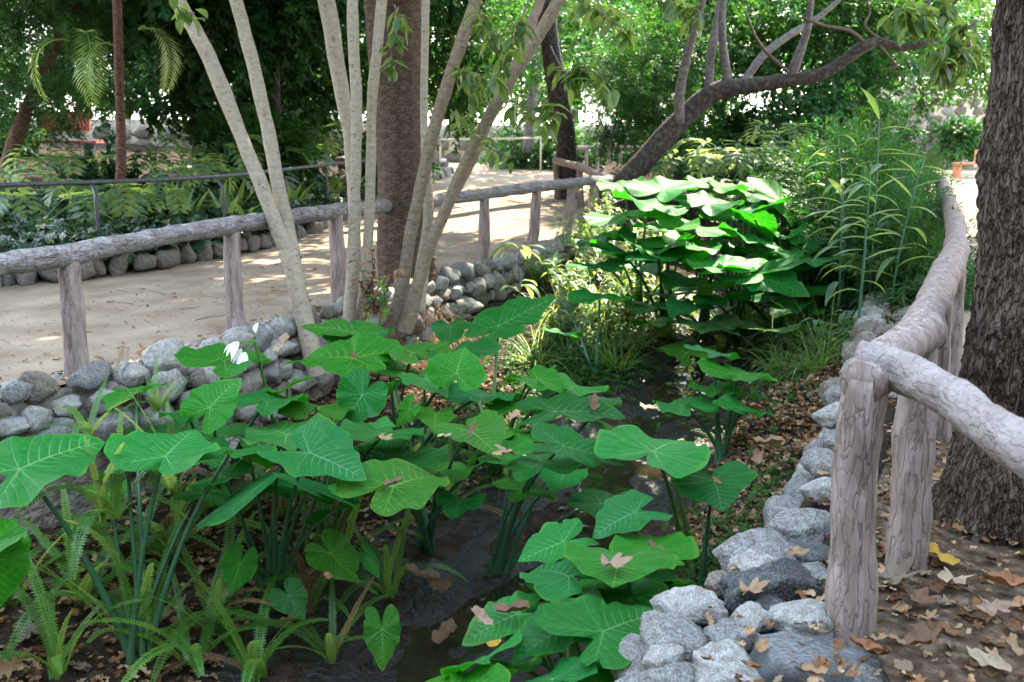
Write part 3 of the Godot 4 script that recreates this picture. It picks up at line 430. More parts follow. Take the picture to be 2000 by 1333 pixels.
# leafy twigs hanging into view: path, leaves, leaf length, which tree
const TWIGS := [
	[[[0.295,2.253,-7.6,0.008],[0.419,2.008,-7.3,0.007],[0.524,2.075,-7.2,0.005],[0.713,1.921,-7,0.004]],26,0.13,0],
	[[[0.151,2.635,-7.4,0.008],[0.037,2.325,-7.2,0.007],[-0.055,2.104,-7.1,0.005],[-0.146,1.956,-7,0.004]],24,0.13,0],
	[[[-0.061,1.878,-7.8,0.008],[0.115,1.786,-7.3,0.006],[0.368,1.725,-7,0.004]],14,0.13,0],
	[[[0.332,2.607,-7.2,0.008],[0.539,2.477,-7,0.006],[0.745,2.43,-6.9,0.004]],16,0.13,0],
	[[[-0.534,2.16,-7.9,0.008],[-0.381,2.069,-7.7,0.007],[-0.238,2.025,-7.6,0.005],[-0.334,1.83,-7.5,0.004]],22,0.12,0],
	[[[-0.492,1.779,-7.8,0.008],[-0.4,1.697,-7.6,0.006],[-0.335,1.734,-7.5,0.004]],6,0.11,0],
	[[[-0.264,1.678,-7.7,0.008],[-0.218,1.522,-7.5,0.006],[0,1.407,-7.4,0.004]],9,0.11,0],
	[[[0.226,1.857,-7.2,0.008],[0.28,1.763,-7.1,0.006],[0.266,1.599,-7,0.004]],10,0.12,0],
	[[[-0.399,2.691,-7.8,0.008],[-0.235,2.477,-7.6,0.007],[-0.136,2.281,-7.5,0.005],[-0.038,2.345,-7.4,0.004]],22,0.13,0],
	[[[-0.933,2.589,-7.9,0.008],[-0.884,2.462,-7.8,0.006],[-0.928,2.308,-7.8,0.004]],10,0.12,0],
	[[[-0.981,2.318,-7.9,0.008],[-0.952,2.192,-7.8,0.006],[-0.973,2.134,-7.8,0.004]],8,0.11,0],
	[[[-2.57,2.626,-7.6,0.008],[-2.506,2.503,-7.5,0.006],[-2.359,2.472,-7.4,0.004]],8,0.13,0],
	[[[0.919,2.497,-6.2,0.008],[0.986,2.351,-6,0.006],[1.122,2.31,-5.9,0.004]],24,0.1,1],
	[[[2.298,2.347,-5,0.008],[2.141,2.19,-4.9,0.007],[1.951,2.154,-4.8,0.005],[1.848,2.201,-4.8,0.004]],44,0.075,1],
	[[[2.344,2.153,-5,0.008],[2.18,2.045,-4.9,0.006],[2.046,1.94,-4.8,0.004]],44,0.075,1],
	[[[2.328,2.054,-5,0.008],[2.215,1.948,-4.9,0.006],[2.146,1.874,-4.9,0.004]],26,0.07,1],
	[[[2.247,2.347,-5,0.008],[2.061,2.237,-4.9,0.006],[1.973,2.093,-4.9,0.004]],30,0.075,1],
	[[[0.556,2.584,-6.8,0.008],[0.611,2.362,-6.6,0.006],[0.772,2.255,-6.5,0.004]],10,0.13,0]]
const SAPLING := [0.06,0,-9.044]
const LILY := [[-1.629,-0.933,-6.458,0.012],[-1.619,-0.21,-6.1,0.011],[-1.638,0.098,-6,0.01],[-1.656,0.3,-5.95,0.009]]
const RED_BENCH := [-9.788,1.293,-21]
const WOOD_BENCH := [14.241,0.662,-30]

var rng := RandomNumberGenerator.new()
var taken := {}
var M := {}
var noise := FastNoiseLite.new()
var cells := FastNoiseLite.new()
var crack := FastNoiseLite.new()


class Shape:
	var v := PackedVector3Array()
	var uv := PackedVector2Array()
	var ix := PackedInt32Array()
	var col := PackedColorArray()

	func point(p: Vector3, t := Vector2.ZERO) -> int:
		v.append(p)
		uv.append(t)
		return v.size() - 1

	func tri(a: int, b: int, c: int) -> void:
		ix.append(a)
		ix.append(b)
		ix.append(c)

	func quad(a: int, b: int, c: int, d: int) -> void:
		tri(a, b, c)
		tri(a, c, d)

	func mesh() -> ArrayMesh:
		var a := []
		a.resize(Mesh.ARRAY_MAX)
		a[Mesh.ARRAY_VERTEX] = v
		a[Mesh.ARRAY_TEX_UV] = uv
		a[Mesh.ARRAY_INDEX] = ix
		if col.size() == v.size():
			a[Mesh.ARRAY_COLOR] = col
		var st := SurfaceTool.new()
		st.create_from_arrays(a)
		st.generate_normals()
		return st.commit()


# ---------------------------------------------------------------- bookkeeping
func numbered(called: String) -> String:
	taken[called] = taken.get(called, -1) + 1
	return called if taken[called] == 0 else "%s_%03d" % [called, taken[called]]


func tag(o: Node, label: String, category: String, group := "", kind := "") -> void:
	if label:
		o.set_meta("label", label)
	if category:
		o.set_meta("category", category)
	if group:
		o.set_meta("group", group)
	if kind:
		o.set_meta("kind", kind)


func thing(called: String, label: String, category: String, at := Vector3.ZERO, group := "") -> Node3D:
	var o := Node3D.new()
	o.name = numbered(called)
	o.position = at
	tag(o, label, category, group)
	add_child(o)
	return o


func part(parent: Node, called: String, mesh: Mesh, mat: Material, where := Transform3D()) -> MeshInstance3D:
	var o := MeshInstance3D.new()
	o.name = called
	o.mesh = mesh
	o.material_override = mat
	o.transform = where
	parent.add_child(o, true)
	return o


func single(called: String, mesh: Mesh, mat: Material, label: String, category: String, where := Transform3D(), group := "") -> MeshInstance3D:
	var o := part(self, numbered(called), mesh, mat, where)
	tag(o, label, category, group)
	return o


func setting(called: String, mesh: Mesh, mat: Material) -> void:
	var o := part(self, numbered(called), mesh, mat)
	o.set_meta("kind", "structure")


func many(parent: Node, called: String, mesh: Mesh, mat: Material, places: Array, tints: Array) -> MultiMeshInstance3D:
	var mm := MultiMesh.new()
	mm.transform_format = MultiMesh.TRANSFORM_3D
	mm.use_colors = true
	mm.mesh = mesh
	mm.instance_count = places.size()
	for i in places.size():
		mm.set_instance_transform(i, places[i])
		mm.set_instance_color(i, tints[i])
	var o := MultiMeshInstance3D.new()
	o.name = called
	o.multimesh = mm
	o.material_override = mat
	parent.add_child(o, true)
	return o


# ---------------------------------------------------------------- small maths
func V(x: float, y: float, z: float) -> Vector3:
	return Vector3(x, y, z)


func table(t: float, tab: Array) -> float:
	if t <= tab[0][0]:
		return tab[0][1]
	for i in tab.size() - 1:
		if t <= tab[i + 1][0]:
			return lerpf(tab[i][1], tab[i + 1][1], (t - tab[i][0]) / (tab[i + 1][0] - tab[i][0]))
	return tab[-1][1]


func rnd(a: float, b: float) -> float:
	return rng.randf_range(a, b)


func pick(a: Array) -> Variant:
	return a[rng.randi() % a.size()]


func water_level(d: float) -> float:
	return -1.25 + 0.1 * maxf(-1.5, d - 5.0)


func bed(x: float, d: float) -> float:
	var l := table(d, XL)
	var r := table(d, XR)
	return water_level(d) + table((x - l) / (r - l), BED)


func left_ground(x: float, d: float) -> float:
	return 0.038 * maxf(0.0, d - 13.0)


# ---------------------------------------------------------------- textures and materials
func lin(r: float, g: float, b: float) -> Color:
	return Color(r, g, b).linear_to_srgb()


func ramp_texture(kind: int, freq: float, octaves: int, ramp: Array, size := 512, number := 1, warp := 0.0) -> NoiseTexture2D:
	var n := FastNoiseLite.new()
	n.noise_type = kind
	n.frequency = freq
	n.fractal_octaves = octaves
	n.seed = number
	if kind == FastNoiseLite.TYPE_CELLULAR:
		n.cellular_return_type = FastNoiseLite.RETURN_DISTANCE2_SUB
	if warp > 0.0:
		n.domain_warp_enabled = true
		n.domain_warp_amplitude = warp
		n.domain_warp_frequency = freq
	var t := NoiseTexture2D.new()
	t.width = size
	t.height = size
	t.seamless = true
	t.noise = n
	if ramp:
		var g := Gradient.new()
		var off := PackedFloat32Array()
		var cs := PackedColorArray()
		for r in ramp:
			off.append(r[0])
			cs.append(lin(r[1], r[2], r[3]))
		g.offsets = off
		g.colors = cs
		t.color_ramp = g
	return t


func mat(color: Color, rough: float, tex: Texture2D = null, scale := 1.0, world := true, spec := 0.5) -> StandardMaterial3D:
	var m := StandardMaterial3D.new()
	m.albedo_color = color
	m.roughness = rough
	m.metallic_specular = spec
	if tex:
		m.albedo_color = Color.WHITE
		m.albedo_texture = tex
		m.uv1_triplanar = true
		m.uv1_world_triplanar = world
		m.uv1_scale = Vector3.ONE * scale
	return m


func by_uv(m: StandardMaterial3D, su: float, sv: float) -> StandardMaterial3D:
	m.uv1_triplanar = false
	m.uv1_world_triplanar = false
	m.uv1_scale = V(su, sv, 1)
	return m


func relief(m: StandardMaterial3D, tex: Texture2D, cm: float) -> StandardMaterial3D:
	m.heightmap_enabled = true
	m.heightmap_texture = tex
	m.heightmap_scale = cm
	return m


func blotch(m: StandardMaterial3D, freq: float, number: int, low: Color, high: Color, scale: Vector3, a := 0.3, b := 0.65) -> void:
	# a second, coarser pattern of the surface's own stains, multiplied in
	m.detail_enabled = true
	m.detail_albedo = ramp_texture(FastNoiseLite.TYPE_SIMPLEX_SMOOTH, freq, 4, [[0, low.r, low.g, low.b], [a, low.r, low.g, low.b], [b, high.r, high.g, high.b], [1, 1, 1, 1]], 512, number)
	m.detail_blend_mode = BaseMaterial3D.BLEND_MODE_MUL


func leafy(color: Color, rough: float, glow: Color, spec := 0.5) -> StandardMaterial3D:
	var m := mat(color, rough, null, 1.0, true, spec)
	m.cull_mode = BaseMaterial3D.CULL_DISABLED
	m.vertex_color_use_as_albedo = true
	m.backlight_enabled = true
	m.backlight = glow
	return m


const OUTLINE := [[0, 1.0], [3, .95], [8, .86], [15, .78], [25, .71], [38, .655], [52, .62], [70, .60], [90, .605], [108, .63], [122, .66], [136, .68], [148, .67], [157, .61], [164, .50], [170, .35], [175, .21], [180, .13]]


var radii := PackedFloat32Array()


func ear_radius(th: float) -> float:
	if radii.is_empty():
		for k in 724:
			radii.append(table(k * 0.25, OUTLINE))
	return radii[int(absf(th) * 229.183)]


func ear_texture(speckles: int, number: int, base: Color, vein: Color, rim: Color) -> Array:
	# the blade's own pigment: pale veins, a lighter rim, specks where insects fed; and the relief of the veins
	var n := 352
	var im := Image.create(n, n, false, Image.FORMAT_RGB8)
	var hi := Image.create(n, n, false, Image.FORMAT_L8)
	noise.seed = number
	noise.frequency = 1.0
	for j in n:
		for i in n:
			var x := (i / float(n) - 0.5) * 1.6
			var y := 1.05 - j / float(n) * 1.85
			var k := Vector2(x, y).length() / ear_radius(atan2(x, y))
			var c := base
			var f := noise.get_noise_2d(x * 9, y * 9) * 0.5 + noise.get_noise_2d(x * 40, y * 40) * 0.35
			c = c * (1.0 + 0.35 * f)
			if speckles > 100 and k > 0.8 and f * 1.6 + (k - 0.9) * 3.0 > 0.62:
				c = c.lerp(Color(.20, .12, .035), 0.75)
			elif f > 0.33:
				c = c.lerp(rim, (f - 0.33) * 1.6)
			if k > 0.955:
				c = c.lerp(rim, clampf((k - 0.97) / 0.03, 0.0, 1.0) * 0.3)
			im.set_pixel(i, j, c.linear_to_srgb())
			hi.set_pixel(i, j, Color.from_hsv(0, 0, 0.45 + 0.1 * f))
	var at := func(x: float, y: float) -> Vector2i:
		return Vector2i(int((x / 1.6 + 0.5) * n), int((1.05 - y) / 1.85 * n))
	var line := func(a: Vector2, dir: float, bend: float, len_: float, w: float) -> void:
		var p := a
		var steps := int(len_ * n * 0.8)
		for s in steps:
			var f := s / float(steps)
			var dd := dir + bend * f
			p += Vector2(sin(dd), cos(dd)) * len_ / steps
			if p.length() > ear_radius(atan2(p.x, p.y)) * 0.96:
				break
			var half := maxf(0.5, w * (1.0 - 0.75 * f))
			var q: Vector2i = at.call(p.x, p.y)
			for dx in range(-4, 5):
				for dy in range(-4, 5):
					var r := Vector2(dx, dy).length()
					var g := Vector2i(q.x + dx, q.y + dy)
					if g.x < 0 or g.y < 0 or g.x >= n or g.y >= n:
						continue
					if r <= half:
						im.set_pixel(g.x, g.y, im.get_pixel(g.x, g.y).lerp(vein.linear_to_srgb(), 0.6 * clampf(half - r + 0.4, 0.0, 1.0)))
					if r <= half + 2.0:
						hi.set_pixel(g.x, g.y, Color.from_hsv(0, 0, minf(1.0, maxf(hi.get_pixel(g.x, g.y).r, 0.95 - 0.2 * r / (half + 2.0)))))
	line.call(Vector2.ZERO, 0.0, 0.0, 1.0, 3.0)
	for s in [-1.0, 1.0]:
		line.call(Vector2.ZERO, s * 2.5, s * 0.1, 0.66, 2.0)
		line.call(Vector2.ZERO, s * 1.25, -s * 0.25, 0.6, 1.5)
		line.call(Vector2.ZERO, s * 1.8, s * 0.1, 0.6, 1.4)
		for k in 7:
			line.call(Vector2(0, 0.1 + 0.115 * k), s * (1.08 - 0.03 * k), -s * 0.45, 0.62 - 0.05 * k, 1.5)
		for k in 4:
			var p := Vector2(s * sin(2.5), cos(2.5)) * (0.12 + 0.13 * k)
			line.call(p, s * (1.75 + 0.12 * k), s * 0.3, 0.5, 1.1)
			line.call(p, s * (2.95 + 0.05 * k), 0.0, 0.3, 1.0)
	rng.seed = number
	for k in speckles:
		var a := rnd(-PI, PI)
		var r := ear_radius(a) * sqrt(rng.randf()) * 0.93
		var q: Vector2i = at.call(sin(a) * r, cos(a) * r)
		var size := 1 if rng.randf() < 0.7 else 2
		var c := lin(rnd(0.25, 0.5), rnd(0.4, 0.55), rnd(0.2, 0.35)) if rng.randf() < 0.85 else lin(0.2, 0.1, 0.04)
		for dx in size:
			for dy in size:
				im.set_pixel(clampi(q.x + dx, 0, n - 1), clampi(q.y + dy, 0, n - 1), c)
	return [ImageTexture.create_from_image(im), ImageTexture.create_from_image(hi)]


func ear_material(tex: Array, glow: Color, rough := 0.52) -> StandardMaterial3D:
	var m := mat(Color.WHITE, rough, null)
	m.albedo_texture = tex[0]
	m.cull_mode = BaseMaterial3D.CULL_DISABLED
	m.backlight_enabled = true
	m.backlight = glow
	m.metallic_specular = 0.36
	return relief(m, tex[1], 0.3)


func materials() -> void:
	var S := FastNoiseLite.TYPE_SIMPLEX_SMOOTH
	var fine := ramp_texture(S, 0.03, 5, [], 512, 3)
	var rough := ramp_texture(S, 0.012, 5, [], 512, 8)
	var clods := ramp_texture(FastNoiseLite.TYPE_CELLULAR, 0.03, 3, [], 512, 9, 12.0)
	M.sand = relief(mat(Color.WHITE, 0.95, ramp_texture(S, 0.006, 7, [[0, .20, .152, .108], [.4, .27, .212, .157], [.6, .295, .236, .178], [1, .36, .295, .23]], 1024, 21), 0.23, true, 0.15), ramp_texture(S, 0.09, 3, [], 512, 25), 0.7)
	M.soil = relief(mat(Color.WHITE, 0.95, ramp_texture(S, 0.02, 6, [[0, .035, .024, .016], [.5, .085, .06, .042], [.65, .12, .088, .064], [1, .2, .15, .11]], 1024, 22), 0.6, true, 0.2), clods, 3.0)
	M.loam = relief(mat(Color.WHITE, 0.95, ramp_texture(S, 0.02, 6, [[0, .015, .011, .008], [.5, .04, .028, .02], [1, .1, .07, .05]], 512, 23), 0.8, true, 0.2), clods, 4.0)
	M.mud = relief(mat(Color.WHITE, 0.55, ramp_texture(S, 0.02, 5, [[0, .006, .006, .007], [.5, .014, .013, .013], [1, .035, .03, .026]], 512, 24), 0.8, true, 0.5), clods, 2.5)
	var w := mat(lin(0.02, 0.019, 0.01), 0.05, null, 1.0, true, 0.42)
	w.uv1_triplanar = true
	w.uv1_world_triplanar = true
	w.uv1_scale = V(0.45, 0.45, 0.45)
	M.water = relief(w, ramp_texture(S, 0.02, 2, [], 512, 31), 0.45)
	# boulders
	var speck := [[0, .05, .052, .054], [.36, .13, .132, .134], [.5, .215, .218, .22], [.7, .29, .292, .29], [1, .42, .415, .40]]
	var dark := [[0, .025, .027, .03], [.45, .065, .07, .076], [.6, .105, .11, .116], [1, .22, .225, .23]]
	var pale := [[0, .10, .10, .10], [.36, .24, .24, .238], [.55, .36, .36, .352], [1, .52, .515, .5]]
	var tan_ := [[0, .075, .064, .055], [.45, .15, .135, .118], [.6, .21, .194, .172], [1, .34, .32, .29]]
	M.granite = relief(mat(Color.WHITE, 0.85, ramp_texture(S, 0.05, 5, speck, 512, 41), 3.6, true, 0.3), fine, 0.7)
	M.darkstone = relief(mat(Color.WHITE, 0.8, ramp_texture(S, 0.05, 5, dark, 512, 42), 3.2, true, 0.3), fine, 0.7)
	M.palestone = relief(mat(Color.WHITE, 0.85, ramp_texture(S, 0.06, 5, pale, 512, 43), 3.6, true, 0.3), fine, 0.6)
	M.tanstone = relief(mat(Color.WHITE, 0.9, ramp_texture(S, 0.05, 5, tan_, 512, 44), 2.6, true, 0.3), fine, 0.8)
	for k in [["granite", 47], ["darkstone", 48], ["palestone", 49], ["tanstone", 50]]:
		blotch(M[k[0]], 0.012, k[1], Color(.62, .59, .54), Color(1, 1, 1), Vector3.ONE)
	var sl := mat(Color.WHITE, 0.75, ramp_texture(S, 0.012, 5, [[0, .04, .043, .047], [.4, .12, .127, .135], [.6, .19, .2, .21], [1, .34, .35, .36]], 512, 45), 1.0, false, 0.35)
	sl.uv1_scale = V(1.2, 9, 3)
	M.slate = relief(sl, rough, 0.8)
	M.mortar = relief(mat(Color.WHITE, 0.95, ramp_texture(S, 0.02, 6, [[0, .06, .05, .042], [.5, .17, .152, .134], [.7, .24, .222, .2], [1, .36, .34, .31]], 512, 46), 1.0, true, 0.2), clods, 3.0)
	# wood that is really cast concrete: grey pink, cracked like bark
	var C := FastNoiseLite.TYPE_CELLULAR
	var grooves := [[0, .8, .8, .8], [.36, .9, .9, .9], [.43, .7, .7, .7], [.475, .05, .05, .05], [.5, .3, .3, .3], [.54, .85, .85, .85], [1, 1, 1, 1]]
	var plates := ramp_texture(S, 0.009, 4, grooves, 1024, 53)
	M.cast = relief(mat(Color.WHITE, 0.92, ramp_texture(S, 0.009, 4, [[0, .27, .222, .212], [.38, .345, .29, .284], [.45, .325, .272, .265], [.477, .225, .182, .17], [.5, .30, .25, .243], [.6, .345, .29, .285], [1, .41, .35, .345]], 1024, 53), 1.0, true, 0.25), plates, 0.8)
	M.cast.uv1_scale = V(2.8, 0.42, 2.8)
	blotch(M.cast, 0.012, 54, Color(.62, .58, .52), Color(1, .97, .95), V(2.6, 1.2, 2.6))
	M.castgrey = relief(mat(Color.WHITE, 0.92, ramp_texture(S, 0.009, 4, [[0, .20, .186, .184], [.38, .285, .27, .272], [.445, .22, .206, .206], [.475, .085, .078, .075], [.505, .20, .188, .188], [.6, .29, .274, .278], [1, .38, .365, .37]], 1024, 53), 1.0, true, 0.25), plates, 1.5)
	M.castgrey.uv1_scale = V(0.9, 3.2, 0.9)
	blotch(M.castgrey, 0.012, 55, Color(.6, .58, .55), Color(1, 1, 1), V(1.5, 2.6, 1.5))
	M.castsoft = relief(mat(Color.WHITE, 0.92, ramp_texture(S, 0.009, 4, [[0, .24, .212, .208], [.4, .305, .275, .272], [.45, .28, .25, .247], [.477, .19, .165, .16], [.5, .26, .232, .229], [1, .38, .345, .342]], 1024, 58), 1.0, true, 0.25), plates, 0.8)
	M.castsoft.uv1_scale = V(0.8, 3.0, 0.8)
	blotch(M.castsoft, 0.012, 59, Color(.7, .67, .64), Color(1, 1, 1), Vector3.ONE)
	# barks
	M.pale_bark = relief(mat(Color.WHITE, 0.8, ramp_texture(S, 0.012, 4, [[0, .20, .165, .115], [.3, .275, .236, .175], [.5, .31, .27, .205], [.75, .34, .30, .232], [1, .40, .355, .285]], 1024, 61), 1.1, true, 0.3), fine, 0.25)
	M.pale_bark.uv1_scale = V(1.0, 1.8, 1.0)
	blotch(M.pale_bark, 0.022, 67, Color(.4, .35, .3), Color(1, 1, 1), V(1.0, 1.8, 1.0), .12, .24)
	M.tan_bark = relief(mat(Color.WHITE, 0.8, ramp_texture(S, 0.012, 4, [[0, .11, .08, .055], [.3, .16, .122, .085], [.5, .19, .148, .106], [1, .26, .21, .155]], 1024, 68), 1.0, true, 0.3), fine, 0.3)
	M.tan_bark.uv1_scale = V(1.0, 1.8, 1.0)
	blotch(M.tan_bark, 0.022, 69, Color(.45, .4, .35), Color(1, 1, 1), Vector3.ONE, .14, .28)
	M.brown_bark = relief(mat(Color.WHITE, 0.9, ramp_texture(S, 0.02, 6, [[0, .03, .022, .017], [.4, .085, .062, .048], [.6, .115, .086, .068], [1, .21, .165, .135]], 1024, 62), 1.0, true, 0.3), rough, 1.6)
	M.brown_bark.uv1_scale = V(1.2, 2.3, 1.2)
	blotch(M.brown_bark, 0.012, 70, Color(.6, .56, .52), Color(1, 1, 1), Vector3.ONE)
	var ridges := ramp_texture(S, 0.01, 4, [[0, .9, .9, .9], [.36, .8, .8, .8], [.44, .3, .3, .3], [.48, 0, 0, 0], [.52, .25, .25, .25], [.6, .85, .85, .85], [1, 1, 1, 1]], 1024, 56)
	M.ridge_bark = relief(mat(Color.WHITE, 0.92, ramp_texture(S, 0.01, 4, [[0, .13, .10, .082], [.34, .10, .076, .06], [.43, .068, .05, .04], [.48, .026, .018, .014], [.53, .064, .047, .037], [.62, .105, .08, .064], [1, .19, .152, .13]], 1024, 56), 1.3, true, 0.25), ridges, 2.6)
	M.ridge_bark.uv1_scale = V(3.2, 0.7, 3.2)
	blotch(M.ridge_bark, 0.05, 57, Color(.6, .57, .55), Color(1, 1, 1), V(2.1, 0.62, 2.1))
	M.dark_bark = relief(mat(Color.WHITE, 0.85, ramp_texture(S, 0.02, 6, [[0, .02, .017, .016], [.5, .055, .045, .042], [.7, .085, .074, .07], [1, .15, .135, .13]], 512, 64), 1.0, true, 0.3), fine, 1.0)
	M.grey_bark = relief(mat(Color.WHITE, 0.85, ramp_texture(S, 0.02, 6, [[0, .07, .062, .06], [.5, .15, .135, .137], [1, .25, .235, .24]], 512, 65), 1.0, true, 0.3), fine, 0.8)
	M.red_bark = relief(mat(Color.WHITE, 0.85, ramp_texture(S, 0.02, 6, [[0, .03, .016, .012], [.5, .09, .045, .034], [1, .24, .14, .11]], 512, 66), 1.0, true, 0.3), fine, 0.8)
	M.red_bark.uv1_scale = V(1, 3, 1)
	# elephant ears: fresh, speckled, ragged
	var vein := Color(.19, .42, .17)
	var rim := Color(.16, .42, .05)
	var glow := lin(.85, 1.0, .12)
	var clean := ear_texture(36, 5, Color(.026, .240, .040), vein, rim)
	var fed := ear_texture(330, 6, Color(.038, .220, .040), vein, rim)
	var ragged := ear_texture(700, 7, Color(.06, .165, .05), vein, Color(.2, .2, .08))
	M.ears = [ear_material(clean, glow), ear_material(fed, glow), ear_material(ragged, glow, 0.5)]
	for tone in [Color(1.0, .98, .8), Color(.86, .9, 1.0), Color(.8, .86, .8), Color(1.0, .93, .7), Color(.95, 1.0, 1.0), Color(.72, .8, .78), Color(1.0, .95, .62)]:
		for tex in [clean, fed]:
			var m := ear_material(tex, glow, 0.45 + 0.04 * (M.ears.size() % 4))
			m.albedo_color = tone
			M.ears.append(m)
	M.stalk = mat(lin(.035, .115, .058), 0.4)
	M.stalk_green = mat(lin(.05, .15, .03), 0.45)
	M.leaf = leafy(Color.WHITE, 0.5, lin(.75, 1.0, .25), 0.4)
	M.shiny_leaf = leafy(Color.WHITE, 0.3, lin(.3, .45, .08), 0.6)
	M.dry = leafy(Color.WHITE, 0.85, lin(.2, .13, .06), 0.25)
	M.petal = leafy(Color.WHITE, 0.5, lin(.5, .5, .5), 0.4)
	M.twig = mat(lin(.10, .075, .055), 0.9)
	M.pipe = relief(mat(Color.WHITE, 0.5, ramp_texture(S, 0.03, 4, [[0, .025, .028, .033], [.6, .06, .065, .075], [1, .12, .12, .125]], 256, 71), 2.0, true, 0.5), fine, 0.1)
	M.red_paint = mat(Color.WHITE, 0.6, ramp_texture(S, 0.02, 4, [[0, .30, .075, .055], [1, .46, .15, .115]], 256, 72), 1.0)
	M.orange_wood = mat(Color.WHITE, 0.6, ramp_texture(S, 0.02, 4, [[0, .30, .085, .03], [1, .5, .19, .085]], 256, 73), 1.0)
	M.plaster = relief(mat(Color.WHITE, 0.9, ramp_texture(S, 0.02, 5, [[0, .36, .31, .25], [.5, .50, .45, .38], [1, .64, .6, .53]], 512, 74), 0.7, true, 0.2), rough, 1.5)


# ---------------------------------------------------------------- shapes
func smooth(pts: Array, steps: int) -> Array:
	# a rounded curve through [x, y, z, r] rows
	var out := []
	var n := pts.size()
	for i in n - 1:
		var p0: Array = pts[maxi(i - 1, 0)]
		var p1: Array = pts[i]
		var p2: Array = pts[i + 1]
		var p3: Array = pts[mini(i + 2, n - 1)]
		for s in steps:
			var t := s / float(steps)
			var row := []
			for k in 4:
				row.append(cubic_interpolate(p1[k], p2[k], p0[k], p3[k], t))
			out.append(row)
	out.append(pts[-1])
	return out


func tube(s: Shape, rows: Array, sides: int, bark: Variant = null, cap := true) -> void:
	# rows of [x, y, z, radius]; bark(point, outward, radius) gives how far the surface stands out
	var side := Vector3.ZERO
	var first := s.v.size()
	var along := 0.0
	var n := rows.size()
	for i in n:
		var p := V(rows[i][0], rows[i][1], rows[i][2])
		var a: Array = rows[maxi(i - 1, 0)]
		var b: Array = rows[mini(i + 1, n - 1)]
		var dir := (V(b[0], b[1], b[2]) - V(a[0], a[1], a[2])).normalized()
		if side == Vector3.ZERO:
			side = dir.cross(V(0.31, 0.2, 0.93)).normalized()
		side = (side - dir * side.dot(dir)).normalized()
		var up := dir.cross(side)
		if i:
			along += p.distance_to(V(a[0], a[1], a[2]))
		for j in sides + 1:
			var w := TAU * j / sides
			var o := side * cos(w) + up * sin(w)
			var r: float = rows[i][3]
			if bark != null:
				r += bark.call(p + o * r, o, r)
			s.point(p + o * r, Vector2(j / float(sides), along))
	for i in n - 1:
		for j in sides:
			var k := first + i * (sides + 1) + j
			s.quad(k, k + sides + 1, k + sides + 2, k + 1)
	if cap:
		for end in [0, n - 1]:
			var c := s.point(V(rows[end][0], rows[end][1], rows[end][2]), Vector2(0.5, along))
			for j in sides:
				var k: int = first + end * (sides + 1) + j
				if end == 0:
					s.tri(c, k, k + 1)
				else:
					s.tri(c, k + 1, k)


func tube_mesh(rows: Array, sides: int, bark: Variant = null) -> ArrayMesh:
	var s := Shape.new()
	tube(s, rows, sides, bark)
	return s.mesh()


func bark_cast(p: Vector3, _o: Vector3, r: float) -> float:
	var c := crack.get_noise_3d(p.x * 13, p.y * 7, p.z * 13)
	var lump := noise.get_noise_3d(p.x * 3.5, p.y * 3.5, p.z * 3.5)
	return r * 0.16 * lump + 0.007 * clampf(c * 3.0 + 0.2, -0.9, 0.25) + 0.004 * noise.get_noise_3d(p.x * 22, p.y * 22, p.z * 22)


func bark_pale(p: Vector3, _o: Vector3, r: float) -> float:
	var k := cells.get_noise_3d(p.x * 3.0, p.y * 3.4, p.z * 3.0)
	return r * (0.13 * noise.get_noise_3d(p.x * 5, p.y * 2.6, p.z * 5) + 0.025 * noise.get_noise_3d(p.x * 14, p.y * 9, p.z * 14)) + (0.014 * (-0.86 - k) / 0.14 if k < -0.86 else 0.0)


func bark_brown(p: Vector3, _o: Vector3, r: float) -> float:
	return r * 0.07 * noise.get_noise_3d(p.x * 2.5, p.y * 1.2, p.z * 2.5) + 0.01 * noise.get_noise_3d(p.x * 10, p.y * 14, p.z * 10)


func bark_ridge(p: Vector3, _o: Vector3, r: float) -> float:
	var a := noise.get_noise_3d(p.x * 2.5 + 7, p.y * 1.5, p.z * 2.5)
	var b := noise.get_noise_3d(p.x * 7, p.y * 5 + 3, p.z * 7) * 0.5
	var c := crack.get_noise_3d(p.x * 17 + b, p.y * 5.2 + b * 2.0, p.z * 17 + b)
	return 0.13 * r * a * (1.0 + 1.0 * exp(-maxf(p.y, 0.0) * 3.5)) + 0.034 * clampf(c * 2.2 + 1.1, -0.6, 0.5) + 0.006 * noise.get_noise_3d(p.x * 30, p.y * 16, p.z * 30)


